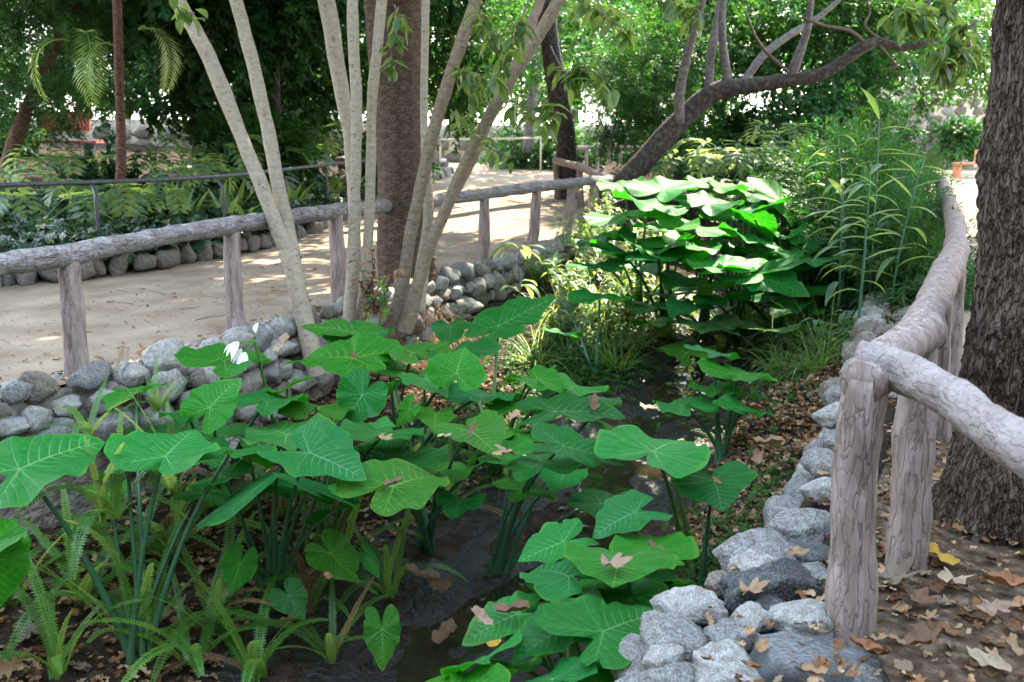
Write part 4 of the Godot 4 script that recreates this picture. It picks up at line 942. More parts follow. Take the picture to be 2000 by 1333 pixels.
func stone_mesh(number: int, cuts: int, boxy: float, level: int) -> ArrayMesh:
	var s := Shape.new()
	var t := (1.0 + sqrt(5.0)) / 2.0
	var pts := [V(-1, t, 0), V(1, t, 0), V(-1, -t, 0), V(1, -t, 0), V(0, -1, t), V(0, 1, t), V(0, -1, -t), V(0, 1, -t), V(t, 0, -1), V(t, 0, 1), V(-t, 0, -1), V(-t, 0, 1)]
	var faces := [[0, 11, 5], [0, 5, 1], [0, 1, 7], [0, 7, 10], [0, 10, 11], [1, 5, 9], [5, 11, 4], [11, 10, 2], [10, 7, 6], [7, 1, 8], [3, 9, 4], [3, 4, 2], [3, 2, 6], [3, 6, 8], [3, 8, 9], [4, 9, 5], [2, 4, 11], [6, 2, 10], [8, 6, 7], [9, 8, 1]]
	for k in level:
		var mid := {}
		var next := []
		for f in faces:
			var m := []
			for e in 3:
				var a: int = f[e]
				var b: int = f[(e + 1) % 3]
				var key := Vector2i(mini(a, b), maxi(a, b))
				if not mid.has(key):
					pts.append((pts[a].normalized() + pts[b].normalized()) * 0.5)
					mid[key] = pts.size() - 1
				m.append(mid[key])
			next.append_array([[f[0], m[0], m[2]], [f[1], m[1], m[0]], [f[2], m[2], m[1]], [m[0], m[1], m[2]]])
		faces = next
	rng.seed = number * 77 + 5
	var planes := []
	for k in cuts:
		planes.append([V(rnd(-1, 1), rnd(-0.8, 1), rnd(-1, 1)).normalized(), rnd(0.62, 0.85)])
	var off := V(number * 3.1, number * 1.7, 0)
	for p in pts:
		var n: Vector3 = p.normalized()
		var big := maxf(absf(n.x), maxf(absf(n.y), absf(n.z)))
		var q := n * lerpf(1.0, 0.8 / big, boxy)
		q *= 1.0 + 0.22 * noise.get_noise_3dv(n * 1.1 + off)
		for c in planes:
			var over: float = q.dot(c[0]) - c[1]
			if over > 0:
				q -= c[0] * over * 0.85
		q *= 1.0 + 0.05 * noise.get_noise_3dv(n * 4.0 + off)
		s.point(q)
	for f in faces:
		s.tri(f[0], f[2], f[1])
	return s.mesh()


func ear_mesh(length: float, breadth: float, droop: float, cup: float, lobe: float, number: int) -> ArrayMesh:
	# a blade in its own axes: stalk end at the origin, tip along +z, upper face +y
	var s := Shape.new()
	var rings := 9
	var seg := 84
	var ph := number * 1.7
	var skew := sin(number * 2.3) * 0.06
	for i in rings + 1:
		var k := i / float(rings)
		for j in seg:
			var th := TAU * j / seg - PI
			var r := ear_radius(th) * (1.0 + 0.03 * sin(5.0 * th + ph) + 0.02 * sin(11.0 * th + ph * 2.0) + 0.07 * sin(ph * 3.1) * cos(2.0 * th))
			for tear in number % 4:
				var where := sin(number * 4.7 + tear * 2.1) * 2.6
				r *= 1.0 - 0.3 * exp(-pow((th - where) / 0.055, 2.0)) * (1.0 if number % 3 == 0 else 0.35)
			r *= k
			var x := sin(th) * r
			var y := cos(th) * r
			var u := Vector2(0.5 + x / 1.6, (1.05 - y) / 1.85)
			var b := absf(x) * breadth
			var h := cup * pow(b, 1.35)
			h -= droop * 0.55 * y * y if y > 0 else lobe * 0.8 * y * y
			h += k * k * (0.05 * sin(3.0 * th + ph) + 0.032 * sin(7.0 * th + ph * 1.3) + 0.014 * sin(13.0 * th + ph))
			h += 0.01 * k * cos(th * 14.0) * (1.0 - k)
			s.point(V((x * breadth + skew * y * y) * length, h * length, y * length), u)
	for i in rings:
		for j in seg:
			var a := i * seg + j
			var b := i * seg + (j + 1) % seg
			if j == seg - 1 or true:
				s.quad(a, a + seg, b + seg, b)
	return s.mesh()


func strap(s: Shape, path: Array, width: Callable, fold := 0.25) -> void:
	# a long leaf: a folded ribbon along the points of path
	var n := path.size()
	var first := s.v.size()
	for i in n:
		var p: Vector3 = path[i]
		var dir: Vector3 = (path[mini(i + 1, n - 1)] - path[maxi(i - 1, 0)]).normalized()
		var side := dir.cross(Vector3.UP)
		side = side.normalized() if side.length() > 0.05 else Vector3.RIGHT
		var up := side.cross(dir)
		var w: float = width.call(i / float(n - 1))
		s.point(p - side * w + up * w * fold, Vector2(0, i))
		s.point(p, Vector2(0.5, i))
		s.point(p + side * w + up * w * fold, Vector2(1, i))
	for i in n - 1:
		for k in 2:
			var a := first + i * 3 + k
			s.quad(a, a + 3, a + 4, a + 1)


func arc(from: Vector3, heading: Vector3, length: float, droop: float, n: int) -> Array:
	# points that leave along heading and bend down
	var out := [from]
	var d := heading.normalized()
	var p := from
	for i in n:
		d = (d + Vector3.DOWN * droop / n).normalized()
		p += d * length / n
		out.append(p)
	return out


func leaf_on(s: Shape, at: Vector3, dir: Vector3, up: Vector3, length: float, width: float, sag := 0.15) -> void:
	# a small pointed leaf of four faces
	var side := dir.cross(up)
	side = side.normalized() if side.length() > 0.02 else V(1, 0, 0)
	var n := side.cross(dir).normalized()
	var a := s.point(at, Vector2(0.5, 0))
	var m := s.point(at + dir * length * 0.5, Vector2(0.5, 0.5))
	var l := s.point(at + dir * length * 0.42 - side * width + n * width * 0.3, Vector2(0, 0.4))
	var r := s.point(at + dir * length * 0.42 + side * width + n * width * 0.3, Vector2(1, 0.4))
	var t := s.point(at + dir * length - n * length * sag, Vector2(0.5, 1))
	s.tri(a, l, m)
	s.tri(a, m, r)
	s.tri(l, t, m)
	s.tri(m, t, r)


func spray_mesh(number: int, leaves: int, reach: float, length: float, width: float, twig := true) -> ArrayMesh:
	# a twig with leaves, the size of a hand or two, that crowns are filled with
	rng.seed = number
	var s := Shape.new()
	for i in leaves:
		var f := (i + 0.5) / leaves
		var p := V(0, 0, f * reach) + V(rnd(-1, 1), rnd(-1, 1), 0) * 0.12 * reach
		var out := V(rnd(-1, 1), rnd(-0.5, 0.6), rnd(0.1, 1.0)).normalized()
		leaf_on(s, p, out, (Vector3.UP + V(rnd(-.5, .5), 0, rnd(-.5, .5))).normalized(), length * rnd(0.75, 1.2), width * rnd(0.8, 1.15), rnd(0.05, 0.3))
	if twig:
		strap(s, [V(0, 0, 0), V(0, 0.01, reach * 0.5), V(0, 0, reach)], func(_t: float) -> float: return 0.004, 0.5)
	return s.mesh()


func frond_mesh(number: int, pairs: int, length: float, leaflet: float, width: float, droop: float, lean := 0.25) -> ArrayMesh:
	# a feathered leaf along +z from the origin: sword fern, palm or split-leaf, by the leaflets' size
	rng.seed = number
	var s := Shape.new()
	var path := arc(Vector3.ZERO, V(rnd(-.1, .1), 1.0, 0.62), length, droop, pairs)
	strap(s, path, func(t: float) -> float: return lerpf(0.006, 0.002, t) * (0.6 + length * 0.5), 0.4)
	for i in range(1, path.size()):
		var f := i / float(path.size())
		var dir: Vector3 = (path[i] - path[i - 1]).normalized()
		var side := dir.cross(Vector3.UP).normalized()
		var up := side.cross(dir)
		var l := leaflet * sqrt(clampf(sin(PI * pow(f, 0.75)) + 0.08, 0.0, 1.0)) * rnd(0.9, 1.08)
		for k in [-1.0, 1.0]:
			var out: Vector3 = (side * k + dir * lean + up * rnd(0.02, 0.18)).normalized()
			leaf_on(s, path[i], out, up, l, width, rnd(0.05, 0.2))
	return s.mesh()


func facing(from: Vector3, along: Vector3, up: Vector3, size := 1.0) -> Transform3D:
	# own +z along, own +y near up
	var z := along.normalized()
	var x := up.cross(z)
	x = x.normalized() if x.length() > 0.01 else V(1, 0, 0)
	var y := z.cross(x)
	return Transform3D(Basis(x * size, y * size, z * size), from)


# ---------------------------------------------------------------- builders
func sheet(rows: int, cols: int, at: Callable) -> ArrayMesh:
	var s := Shape.new()
	for i in rows + 1:
		for j in cols + 1:
			s.point(at.call(i / float(rows), j / float(cols)), Vector2(j, i))
	for i in rows:
		for j in cols:
			var a := i * (cols + 1) + j
			s.quad(a, a + cols + 1, a + cols + 2, a + 1)
	return s.mesh()


func ground() -> void:
	noise.seed = 1
	noise.frequency = 1.0
	var span := func(t: float) -> float: return 0.6 + 23.4 * pow(t, 1.35)
	setting("stream_bank", sheet(170, 80, func(i: float, j: float) -> Vector3:
		var d: float = span.call(i)
		var l := table(d, XL) - 0.25
		var r := table(d, XR) + 0.25
		var x := lerpf(l, r, j)
		return V(x, bed(x, d) + 0.05 * noise.get_noise_2d(x * 2.2, d * 2.2) + 0.025 * noise.get_noise_2d(x * 8, d * 8), -d)), M.loam)
	setting("stream_mud", sheet(150, 50, func(i: float, j: float) -> Vector3:
		var d: float = span.call(i * 0.9)
		var x := lerpf(table(d, XL), table(d, XR), lerpf(0.39, 0.82, j))
		return V(x, bed(x, d) + 0.012 + 0.06 * noise.get_noise_2d(x * 1.5 + 9, d * 1.5) + 0.022 * noise.get_noise_2d(x * 6, d * 6 + 4) + 0.01 * noise.get_noise_2d(x * 16, d * 16 + 4), -d)), M.mud)
	setting("stream_water", sheet(60, 6, func(i: float, j: float) -> Vector3:
		var d: float = span.call(i)
		return V(lerpf(table(d, XL), table(d, XR), lerpf(0.42, 0.8, j)), water_level(d) - 0.058, -d)), M.water)
	setting("garden_path", sheet(70, 40, func(i: float, j: float) -> Vector3:
		var d: float = 60.0 * pow(i, 1.5)
		var x := table(d, XL) - 0.12 - 40.0 * pow(j, 2.2)
		return V(x, left_ground(x, d) + 0.012 * noise.get_noise_2d(x * 1.5, d * 1.5), -d)), M.sand)
	setting("bank_ground", sheet(60, 40, func(i: float, j: float) -> Vector3:
		var d: float = -2.0 + 16.0 * i
		var x := table(d, XR) + (0.68 if d < 2.9 else lerpf(0.68, 0.42, minf(1.0, (d - 2.9) / 0.8))) + 12.0 * pow(j, 1.6)
		return V(x, 0.01 + 0.02 * noise.get_noise_2d(x * 2, d * 2), -d)), M.soil)
	setting("far_path", sheet(30, 30, func(i: float, j: float) -> Vector3:
		var d: float = 6.5 + 55.0 * pow(i, 1.5)
		var x := table(d, XR) + 0.55 + 40.0 * pow(j, 1.5)
		return V(x, 0.016 + 0.012 * maxf(0, d - 13), -d)), M.sand)


func stone_set() -> Array:
	noise.frequency = 1.0
	var out := []
	for k in 10:
		out.append(stone_mesh(k, 6 + k % 4, [0.45, 0.7, 0.55, 0.9][k % 4], 2))
	return out


func lay_stone(parent: Node, stones: Array, at: Vector3, size: Vector3, turn: float, m: Material) -> void:
	var b := Basis(Vector3.UP, turn) * Basis(V(1, 0, 0), rnd(-.25, .25)) * Basis(V(0, 0, 1), rnd(-.3, .3))
	part(parent, "stone", pick(stones), m, Transform3D(b.scaled_local(size), at))


func walls() -> void:
	var stones := stone_set()
	var kinds := [M.granite, M.palestone, M.palestone, M.palestone, M.tanstone]
	# the wall under the path
	var w := thing("stone_wall", "rubble stone wall below the sandy path, behind the elephant ears", "wall", V(-2.4, -1.2, -6.5))
	noise.seed = 4
	part(w, "mortar", sheet(120, 26, func(i: float, j: float) -> Vector3:
		var d := 2.6 + 12.0 * i
		var x := table(d, XL)
		var y := -1.75 + 1.72 * minf(1.0, j * 1.3)
		var back := maxf(0.0, j * 1.3 - 1.0) / 0.3 * 0.5
		return V(x - 0.03 - back + 0.05 * noise.get_noise_3d(x * 4, y * 4, d * 4) + 0.03 * noise.get_noise_3d(x * 12, y * 12, d * 12), y + 0.03 * noise.get_noise_2d(x * 5, d * 5), -d) - w.position), M.mortar)
	rng.seed = 11
	for r in 6:
		var d := 3.6 + rnd(0, 0.2)
		while d < 14.0:
			var size := rnd(0.07, 0.145) if r < 2 else rnd(0.07, 0.17)
			var x := table(d, XL)
			var y: float = 0.02 - 0.165 * r + rnd(-.03, .03)
			if y > bed(x + 0.1, d) - 0.05 and (r < 3 or rng.randf() < 0.5) and not (r > 1 and d < 5.6):
				lay_stone(w, stones, V(x - (0.06 if r == 0 else 0.0) + rnd(-.03, .02), y, -d) - w.position, V(size * rnd(.8, 1.1), size * rnd(.75, 1.0), size * rnd(1.0, 1.5)), rnd(-.35, .35) - 0.5, pick(kinds))
			if r == 0:
				lay_stone(w, stones, V(x - 0.3 + rnd(-.05, .05), -0.03, -d - rnd(0, .1)) - w.position, V(.13, .085, .15) * rnd(.7, 1.1), rnd(0, 3), pick(kinds))
			d += size * rnd(1.55, 2.0) * (1.0 if r < 3 else 1.3)
	# the boulder wall of the right bank
	w = thing("boulder_wall", "wall of pale granite boulders under the near rustic rail", "wall", V(1.2, -0.8, -4))
	part(w, "mortar", sheet(120, 22, func(i: float, j: float) -> Vector3:
		var d := 0.9 + 14.0 * i
		var x := table(d, XR)
		var y := -1.5 + 1.43 * minf(1.0, j * 1.5)
		var back := maxf(0.0, j * 1.5 - 1.0) / 0.5 * 0.9
		return V(x + 0.05 + back + 0.04 * noise.get_noise_3d(x * 4, y * 4, d * 4), y + 0.05 * noise.get_noise_2d(x * 5, d * 5) - 0.02 * back, -d) - w.position), M.loam)
	var big := []
	for k in 9:
		big.append(stone_mesh(30 + k, 4 + k % 3, 0.0, 3))
	var boxy := []
	for k in 6:
		boxy.append(stone_mesh(50 + k, 5 + k % 3, 0.75, 3))
	rng.seed = 17
	for k in BOULDERS.size():
		var b: Array = BOULDERS[k]
		var p := V(b[0][0], b[0][1], b[0][2])
		var dy: float = clampf(b[1] * 0.62, 0.05, 0.12)
		var dz: float = clampf(b[2] * 1.5, 0.06, 0.2)
		var o := part(w, "stone", (boxy if b[4] > 0.45 else big)[k % 6], M[b[3]], Transform3D((Basis(Vector3.UP, rnd(-.25, .25)) * Basis(V(0, 0, 1), rnd(-.15, .15))).scaled_local(V(b[1] * 1.2, dy * 1.15, dz * 1.12)), p - w.position + V(0, -dy * 0.55, 0)))
		if b[3] == "slate":
			o.rotate_object_local(V(0, 1, 0), -0.45)
			o.set_meta("label", "long layered dark slate slab")
	for r in 3:
		var d := 2.2
		while d < 14.5:
			var size := rnd(0.09, 0.17)
			var y: float = -0.06 - 0.2 * r + rnd(-.03, .03)
			var x := table(d, XR)
			if y > bed(x - 0.1, d) - 0.1 and not (r == 0 and d < 5.8):
				lay_stone(w, stones, V(x + rnd(-.02, .04), y, -d) - w.position, V(size, size * rnd(.7, .95), size * rnd(.9, 1.3)), rnd(-.5, .5), pick(kinds))
				if r == 0:
					lay_stone(w, stones, V(x + rnd(.2, .35), y, -d) - w.position, V(size, size * .7, size), rnd(-.5, .5), pick(kinds))
			d += size * rnd(1.75, 2.2)
	# kerb stones on the far side of the path
	w = thing("stone_kerb", "row of upright kerb stones along the far side of the sandy path", "kerb", V(CURB[5][0], 0, CURB[5][2]))
	for i in CURB.size() - 1:
		var a := V(CURB[i][0], CURB[i][1], CURB[i][2])
		var b := V(CURB[i + 1][0], CURB[i + 1][1], CURB[i + 1][2])
		var n := int(a.distance_to(b) / 0.27) + 1
		for k in n:
			var p := a.lerp(b, (k + rnd(.2, .8)) / n)
			lay_stone(w, stones, p + V(rnd(-.08, .08), 0.12, 0) - w.position, V(rnd(.1, .18), rnd(.1, .2), rnd(.1, .16)), rnd(0, 3), pick([M.tanstone, M.granite, M.tanstone, M.palestone]))
			if rng.randf() < 0.25:
				lay_stone(w, stones, p + V(rnd(-.3, -.15), 0.3, rnd(-.25, -.1)) - w.position, V(rnd(.13, .2), rnd(.1, .16), rnd(.13, .2)), rnd(0, 3), pick([M.tanstone, M.granite]))


func post_mesh(a: Vector3, b: Vector3, r: float, fine: int) -> ArrayMesh:
	var rows := []
	var n := 6 * fine
	var bend := V(rnd(-1, 1), 0, rnd(-1, 1)) * 0.02
	for i in n + 1:
		var t := i / float(n)
		var p := a.lerp(b, t) + bend * sin(t * PI)
		rows.append([p.x, p.y, p.z, r * (1.16 - 0.22 * t + 0.12 * pow(1.0 - t, 6))])
	return tube_mesh(rows, 12 * fine, bark_cast)


func rail_mesh(rows: Array, fine: int, shrink := 1.0) -> ArrayMesh:
	var dense := smooth(rows, 7 * fine)
	for k in dense.size():
		dense[k][3] *= shrink
	return tube_mesh(dense, 12 * fine, bark_cast)


func fence(called: String, label: String, posts: Array, r: float, rail_r: float, fine: int, m: Material, rail_m: Material, lift := 0.0, group := "") -> Node3D:
	var at := V(posts[0][0], posts[0][1], posts[0][2])
	var f := thing(called, label, "fence", at, group)
	for k in posts.size():
		var p: Array = posts[k]
		part(f, "post", post_mesh(V(p[0], p[1] - 0.08, p[2]) - at, V(p[3], p[4], p[5]) - at, r, fine), m)
		if k:
			var q: Array = posts[k - 1]
			var a := V(q[3], q[4] + lift, q[5]) - at
			var b := V(p[3], p[4] + lift, p[5]) - at
			var dir := (b - a).normalized()
			a -= dir * 0.05
			b += dir * 0.06
			var mid := a.lerp(b, 0.5) + V(0, rnd(-.015, .015), 0)
			part(f, "rail", rail_mesh([[a.x, a.y, a.z, rail_r * 0.92], [a.lerp(mid, .4).x, a.lerp(mid, .4).y, a.lerp(mid, .4).z, rail_r], [mid.x, mid.y, mid.z, rail_r * rnd(.92, 1.04)], [b.x, b.y, b.z, rail_r * 1.03]], fine), rail_m)
	return f


func fences() -> void:
	noise.seed = 6
	rng.seed = 61
	fence("rustic_fence", "log-shaped concrete fence along the sandy path, passing behind the pale stems", FENCE_STREAM, 0.074, 0.077, 2, M.cast, M.castgrey)
	fence("rustic_fence", "short log-shaped fence turning back from the corner beside the slim grey trunk", FENCE_RETURN, 0.07, 0.08, 1, M.cast, M.cast)
	fence("rustic_fence", "far small fence of close-set posts in sun behind the slim grey trunk", FENCE_FAR, 0.05, 0.06, 1, M.cast, M.cast)
	var f := fence("rustic_fence", "thick pinkish log-shaped concrete fence running beside the ridged tree", FENCE_BANK, 0.073, 0.082, 4, M.cast, M.cast)
	var rows := []
	for p in RAIL_NEAR:
		rows.append([p[0] - f.position.x, p[1] - f.position.y, p[2] - f.position.z, p[3]])
	part(f, "rail", rail_mesh(rows, 6), M.castsoft)


func railing() -> void:
	var base := V(PIPE[3][0], 0.2, PIPE[3][2])
	var t := thing("pipe_railing", "dark metal pipe handrail on bent brackets, beyond the sandy path", "railing", base)
	var rows := smooth(PIPE, 6)
	var own := []
	for r in rows:
		own.append([r[0] - base.x, r[1] - base.y, r[2] - base.z, r[3]])
	part(t, "handrail", tube_mesh(own, 10), M.pipe)
	for p in PIPE_POSTS:
		var best: Array = rows[0]
		for r in rows:
			if absf(r[2] - p[2]) < absf(best[2] - p[2]):
				best = r
		var top := V(best[0], best[1], best[2]) - base
		var foot := V(best[0] + 0.12, 0.05, best[2] + 0.22) - base
		var bracket := [[top.x, top.y - 0.02, top.z, .018], [top.x + .03, top.y - .08, top.z + .05, .02], [foot.x - .02, top.y - .13, foot.z - .05, .022], [foot.x, top.y - .22, foot.z, .024], [foot.x, lerpf(top.y, foot.y, .6), foot.z, .024], [foot.x, foot.y, foot.z, .024]]
		part(t, "post", tube_mesh(smooth(bracket, 4), 8), M.pipe)


func grow(parent: Node, called: String, rows: Array, steps: int, sides: int, bark: Callable, m: Material) -> void:
	var at: Vector3 = parent.position if parent is Node3D else Vector3.ZERO
	var own := []
	for r in smooth(rows, steps):
		own.append([r[0] - at.x, r[1] - at.y, r[2] - at.z, r[3]])
	part(parent, called, tube_mesh(own, sides, bark), m)


var sprays := []


func crown_of(parent: Node3D, called: String, lobes: Array, count: int, spray: int, size: float, tint: Color, m: Material, seed_: int) -> void:
	# sprays fill each lobe, thick towards its skin, so that gaps and clumps show
	rng.seed = seed_
	var places := []
	var tints := []
	var total := 0.0
	for l in lobes:
		total += l[3] * l[3]
	for l in lobes:
		var c := V(l[0], l[1], l[2]) - parent.position
		var r := V(l[3], l[4], l[3])
		var n := int(count * l[3] * l[3] / total)
		var clumps := []
		for k in maxi(5, n / 26):
			var u := V(rnd(-1, 1), rnd(-1, 1), rnd(-1, 1))
			u = u.normalized() * pow(rng.randf(), 0.45)
			clumps.append([c + u * r, rnd(0.2, 0.42) * (0.5 + 0.5 * l[3]), rnd(0.75, 1.25), rnd(-.25, .25)])
		for k in n:
			var q: Array = pick(clumps)
			var u := V(rng.randfn(), rng.randfn() * 0.8, rng.randfn()) * 0.55
			var p: Vector3 = q[0] + u * q[1]
			var out: Vector3 = (u + (p - c) / l[3] * 0.5 + V(rnd(-.5, .5), rnd(-.7, .25), rnd(-.5, .5))).normalized()
			places.append(facing(p, out, V(rnd(-.3, .3), 1, rnd(-.3, .3)), size * rnd(0.7, 1.25)))
			var f: float = q[2] * rnd(0.75, 1.3)
			var warm: float = q[3] + rnd(-.15, .2)
			tints.append(Color(tint.r * f * (1.0 + warm), tint.g * f, tint.b * f * (1.0 - 0.5 * warm)))
	many(parent, called, sprays[spray], m, places, tints).set_meta("kind", "stuff")


const TINTS := [Color(.042, .110, .032), Color(.038, .110, .042), Color(.050, .130, .036), Color(.064, .160, .048), Color(.062, .160, .060), Color(.080, .180, .044)]


func background_trees() -> void:
	noise.seed = 3
	for k in CROWNS.size():
		var c: Array = CROWNS[k]
		var tr: Array = c[7]
		var at := V(tr[0][0], tr[0][1], tr[0][2]) if tr else V(c[6][0][0], 0, c[6][0][2])
		var t := thing(c[1], c[0], c[9], at)
		if tr:
			grow(t, "trunk", tr, 5, 9, bark_brown, M[c[8]])
		crown_of(t, "crown", c[6], c[5], c[3], c[4], TINTS[c[2]], M.leaf, 200 + k)


func trees() -> void:
	noise.seed = 9
	noise.frequency = 1.0
	# the many-stemmed tree on the wall
	var at := V(-1.7, 0, -8.1)
	var t := thing("multi_stem_tree", "tree of many slender pale stems rising from the stone wall", "tree", at)
	for k in STEMS:
		grow(t, "stem", STEMS[k], 9, 18, bark_pale, M.tan_bark if k in ["Gg", "Hh", "H2", "I"] else M.pale_bark)
	crown_of(t, "crown", [[-2.5, 5.6, -8.5, 2.2, 1.2], [-.6, 5.4, -8.6, 2.0, 1.1], [1.0, 5.2, -8.4, 1.8, 1.0], [-3.8, 5.2, -8, 1.6, 1.0]], 1500, 2, 1.5, Color(.042, .115, .03), M.leaf, 31)
	t = thing("brown_tree", "stout brown tree trunk standing among the pale stems", "tree", V(BIG_TRUNK[0][0], 0, BIG_TRUNK[0][2]))
	grow(t, "trunk", BIG_TRUNK, 14, 40, bark_brown, M.brown_bark)
	crown_of(t, "crown", [[-1.5, 7.4, -10.5, 3.0, 1.6], [-4.5, 7.0, -10, 2.6, 1.5], [1.2, 7.2, -9.5, 2.6, 1.4]], 1700, 2, 1.7, Color(.04, .11, .03), M.leaf, 32)
	# ridged trunk beside the near fence
	t = thing("ridged_tree", "dark tree trunk with deeply ridged bark beside the near fence", "tree", V(2.13, 0, -3.75))
	var rows := []
	for i in 26:
		var y := -0.1 + i * 0.1 + maxf(0, i - 22) * 1.0
		var flare := 0.10 * exp(-maxf(0, y) * 3.0)
		rows.append([2.13 - 0.008 * y + 0.01 * sin(y * 2.0), y, -3.75 - 0.01 * y, 0.272 + flare - 0.006 * y])
	grow(t, "trunk", rows, 11, 260, bark_ridge, M.ridge_bark)
	crown_of(t, "crown", [[4.8, 6.2, -6.6, 2.0, 1.0], [2.6, 6.4, -8.4, 1.7, .9], [4.4, 6.3, -9.2, 1.9, 1.0], [3.1, 6.3, -11.4, 1.5, .8], [1.4, 6.6, -11.4, 1.4, .8], [1.2, 6.6, -9.4, 1.4, .8], [5.4, 6.2, -11.2, 1.2, .7]], 2500, 2, 1.7, Color(.04, .11, .03), M.leaf, 33)
	t = thing("leaning_tree", "dark leaning tree whose bare limb arches over the stream", "tree", V(LEANING[0][0], LEANING[0][1], LEANING[0][2]))
	grow(t, "trunk", LEANING, 6, 16, bark_brown, M.dark_bark)
	for k in LEAN_BRANCHES.size():
		grow(t, "branch", LEAN_BRANCHES[k], 5, 9, bark_pale, M.grey_bark if k < 5 else M.twig)
	crown_of(t, "crown", [[7.3, 6.2, -14.2, 1.7, .9], [9.2, 6.6, -13.2, 2.0, 1.0], [8.6, 6.4, -16.5, 1.8, .9], [6.4, 6.3, -12.2, 1.1, .7], [7.0, 6.2, -18.5, 1.6, .9]], 2600, 2, 1.7, Color(.042, .115, .03), M.leaf, 34)
	t = thing("slim_tree", "slim grey trunk at the fence corner with a knotted bend", "tree", V(FAR_TRUNK[0][0], FAR_TRUNK[0][1], FAR_TRUNK[0][2]))
	grow(t, "trunk", FAR_TRUNK, 6, 14, bark_brown, M.dark_bark)
	t = thing("slim_tree", "slender reddish trunk behind the metal railing", "tree", V(SLIM_RED[0][0], SLIM_RED[0][1], SLIM_RED[0][2]))
	grow(t, "trunk", SLIM_RED, 6, 12, bark_pale, M.red_bark)
	rng.seed = 36
	for k in 4:
		var d := [[-.15, 1.9, .5], [.2, 1.75, -.4], [.5, 1.95, 1.2], [-.55, 1.85, -1.4], [-.9, 2.1, 2.4], [.9, 2.2, 3.3], [-1.5, 1.6, -2.2], [1.9, 2.2, .9], [-2.0, 1.9, 2.9]][k] as Array
		part(t, "frond", frond_mesh(340 + k, 26, 1.15, .3, .011, 3.2, .9), M.plain[[0, 4, 9][k % 3]] if k < 7 else M.plain[6], Transform3D(Basis(Vector3.UP, d[2]) * Basis(V(1, 0, 0), .7), V(d[0], d[1] + .55, rnd(-.4, .3))))
	crown_of(t, "crown", [[-1.2, 7.2, -14.6, 2.0, 1.0], [-3.6, 7.4, -15.5, 2.4, 1.2], [-6.2, 7.2, -14.5, 2.4, 1.2], [-2.0, 8.0, -19.5, 2.6, 1.3], [-6.0, 8.0, -20, 3.0, 1.4], [-9.5, 7.5, -17, 3.0, 1.4], [.8, 7.4, -13.2, 1.4, .9], [2.4, 7.2, -18.6, 1.5, .8], [.9, 7.4, -17, 1.3, .8]], 5000, 2, 1.8, Color(.04, .11, .03), M.leaf, 35)


func elephant_ears() -> void:
	noise.seed = 2
	rng.seed = 5
	var plants := {}
	for e in EARS:
		plants[e[0]] = thing("elephant_ear", e[2], "plant", V(e[1][0], e[1][1] - 0.04, e[1][2]), "elephant ears in the stream bed")
	for k in BLADES.size():
		var b: Array = BLADES[k]
		var t: Node3D = plants[b[0]]
		var a := V(b[1][0], b[1][1], b[1][2]) - t.position
		var tip := V(b[2][0], b[2][1], b[2][2]) - t.position
		var n := V(b[3][0], b[3][1], b[3][2])
		var len_ := a.distance_to(tip)
		var root := V(rnd(-.06, .06), 0, rnd(-.06, .06))
		var hold := a.lerp(root, 0.45) + V(0, 0.12 * a.length(), 0) - V(a.x, 0, a.z) * 0.12
		var rows := []
		var thick := 0.0065 + 0.009 * len_
		for i in 17:
			var f := i / 16.0
			var p := root.lerp(hold, f).lerp(hold.lerp(a, f), f)
			rows.append([p.x, p.y, p.z, thick * (1.0 + 1.7 * pow(1.0 - f, 2.5))])
		var look: int = b[5]
		if look == 0:
			look = [0, 3, 5, 7, 9, 11, 13, 15][(k * 5) % 8]
		elif look == 1:
			look = [1, 4, 6, 8, 10, 12, 14, 16][k % 8]
		var st := part(t, "stalk", tube_mesh(rows, 8), M.stalk if b[0] % 3 else M.stalk_green)
		part(st, "leaf", ear_mesh(len_ * 0.98, b[4], b[6], b[7], b[8], k), M.ears[look], facing(a + n * 0.004, tip - a, n))


# ---------------------------------------------------------------- plants and small things
func hill(p: Vector3) -> float:
	# height of the planted bank beyond the kerb, by distance from the kerb
	var best := 1e9
	for i in CURB.size() - 1:
		var q := Geometry2D.get_closest_point_to_segment(Vector2(p.x, p.z), Vector2(CURB[i][0], CURB[i][2]), Vector2(CURB[i + 1][0], CURB[i + 1][2]))
		best = minf(best, q.distance_to(Vector2(p.x, p.z)))
	return 0.2 + 0.1 * minf(best, 9.0) + left_ground(p.x, -p.z) * 0.6


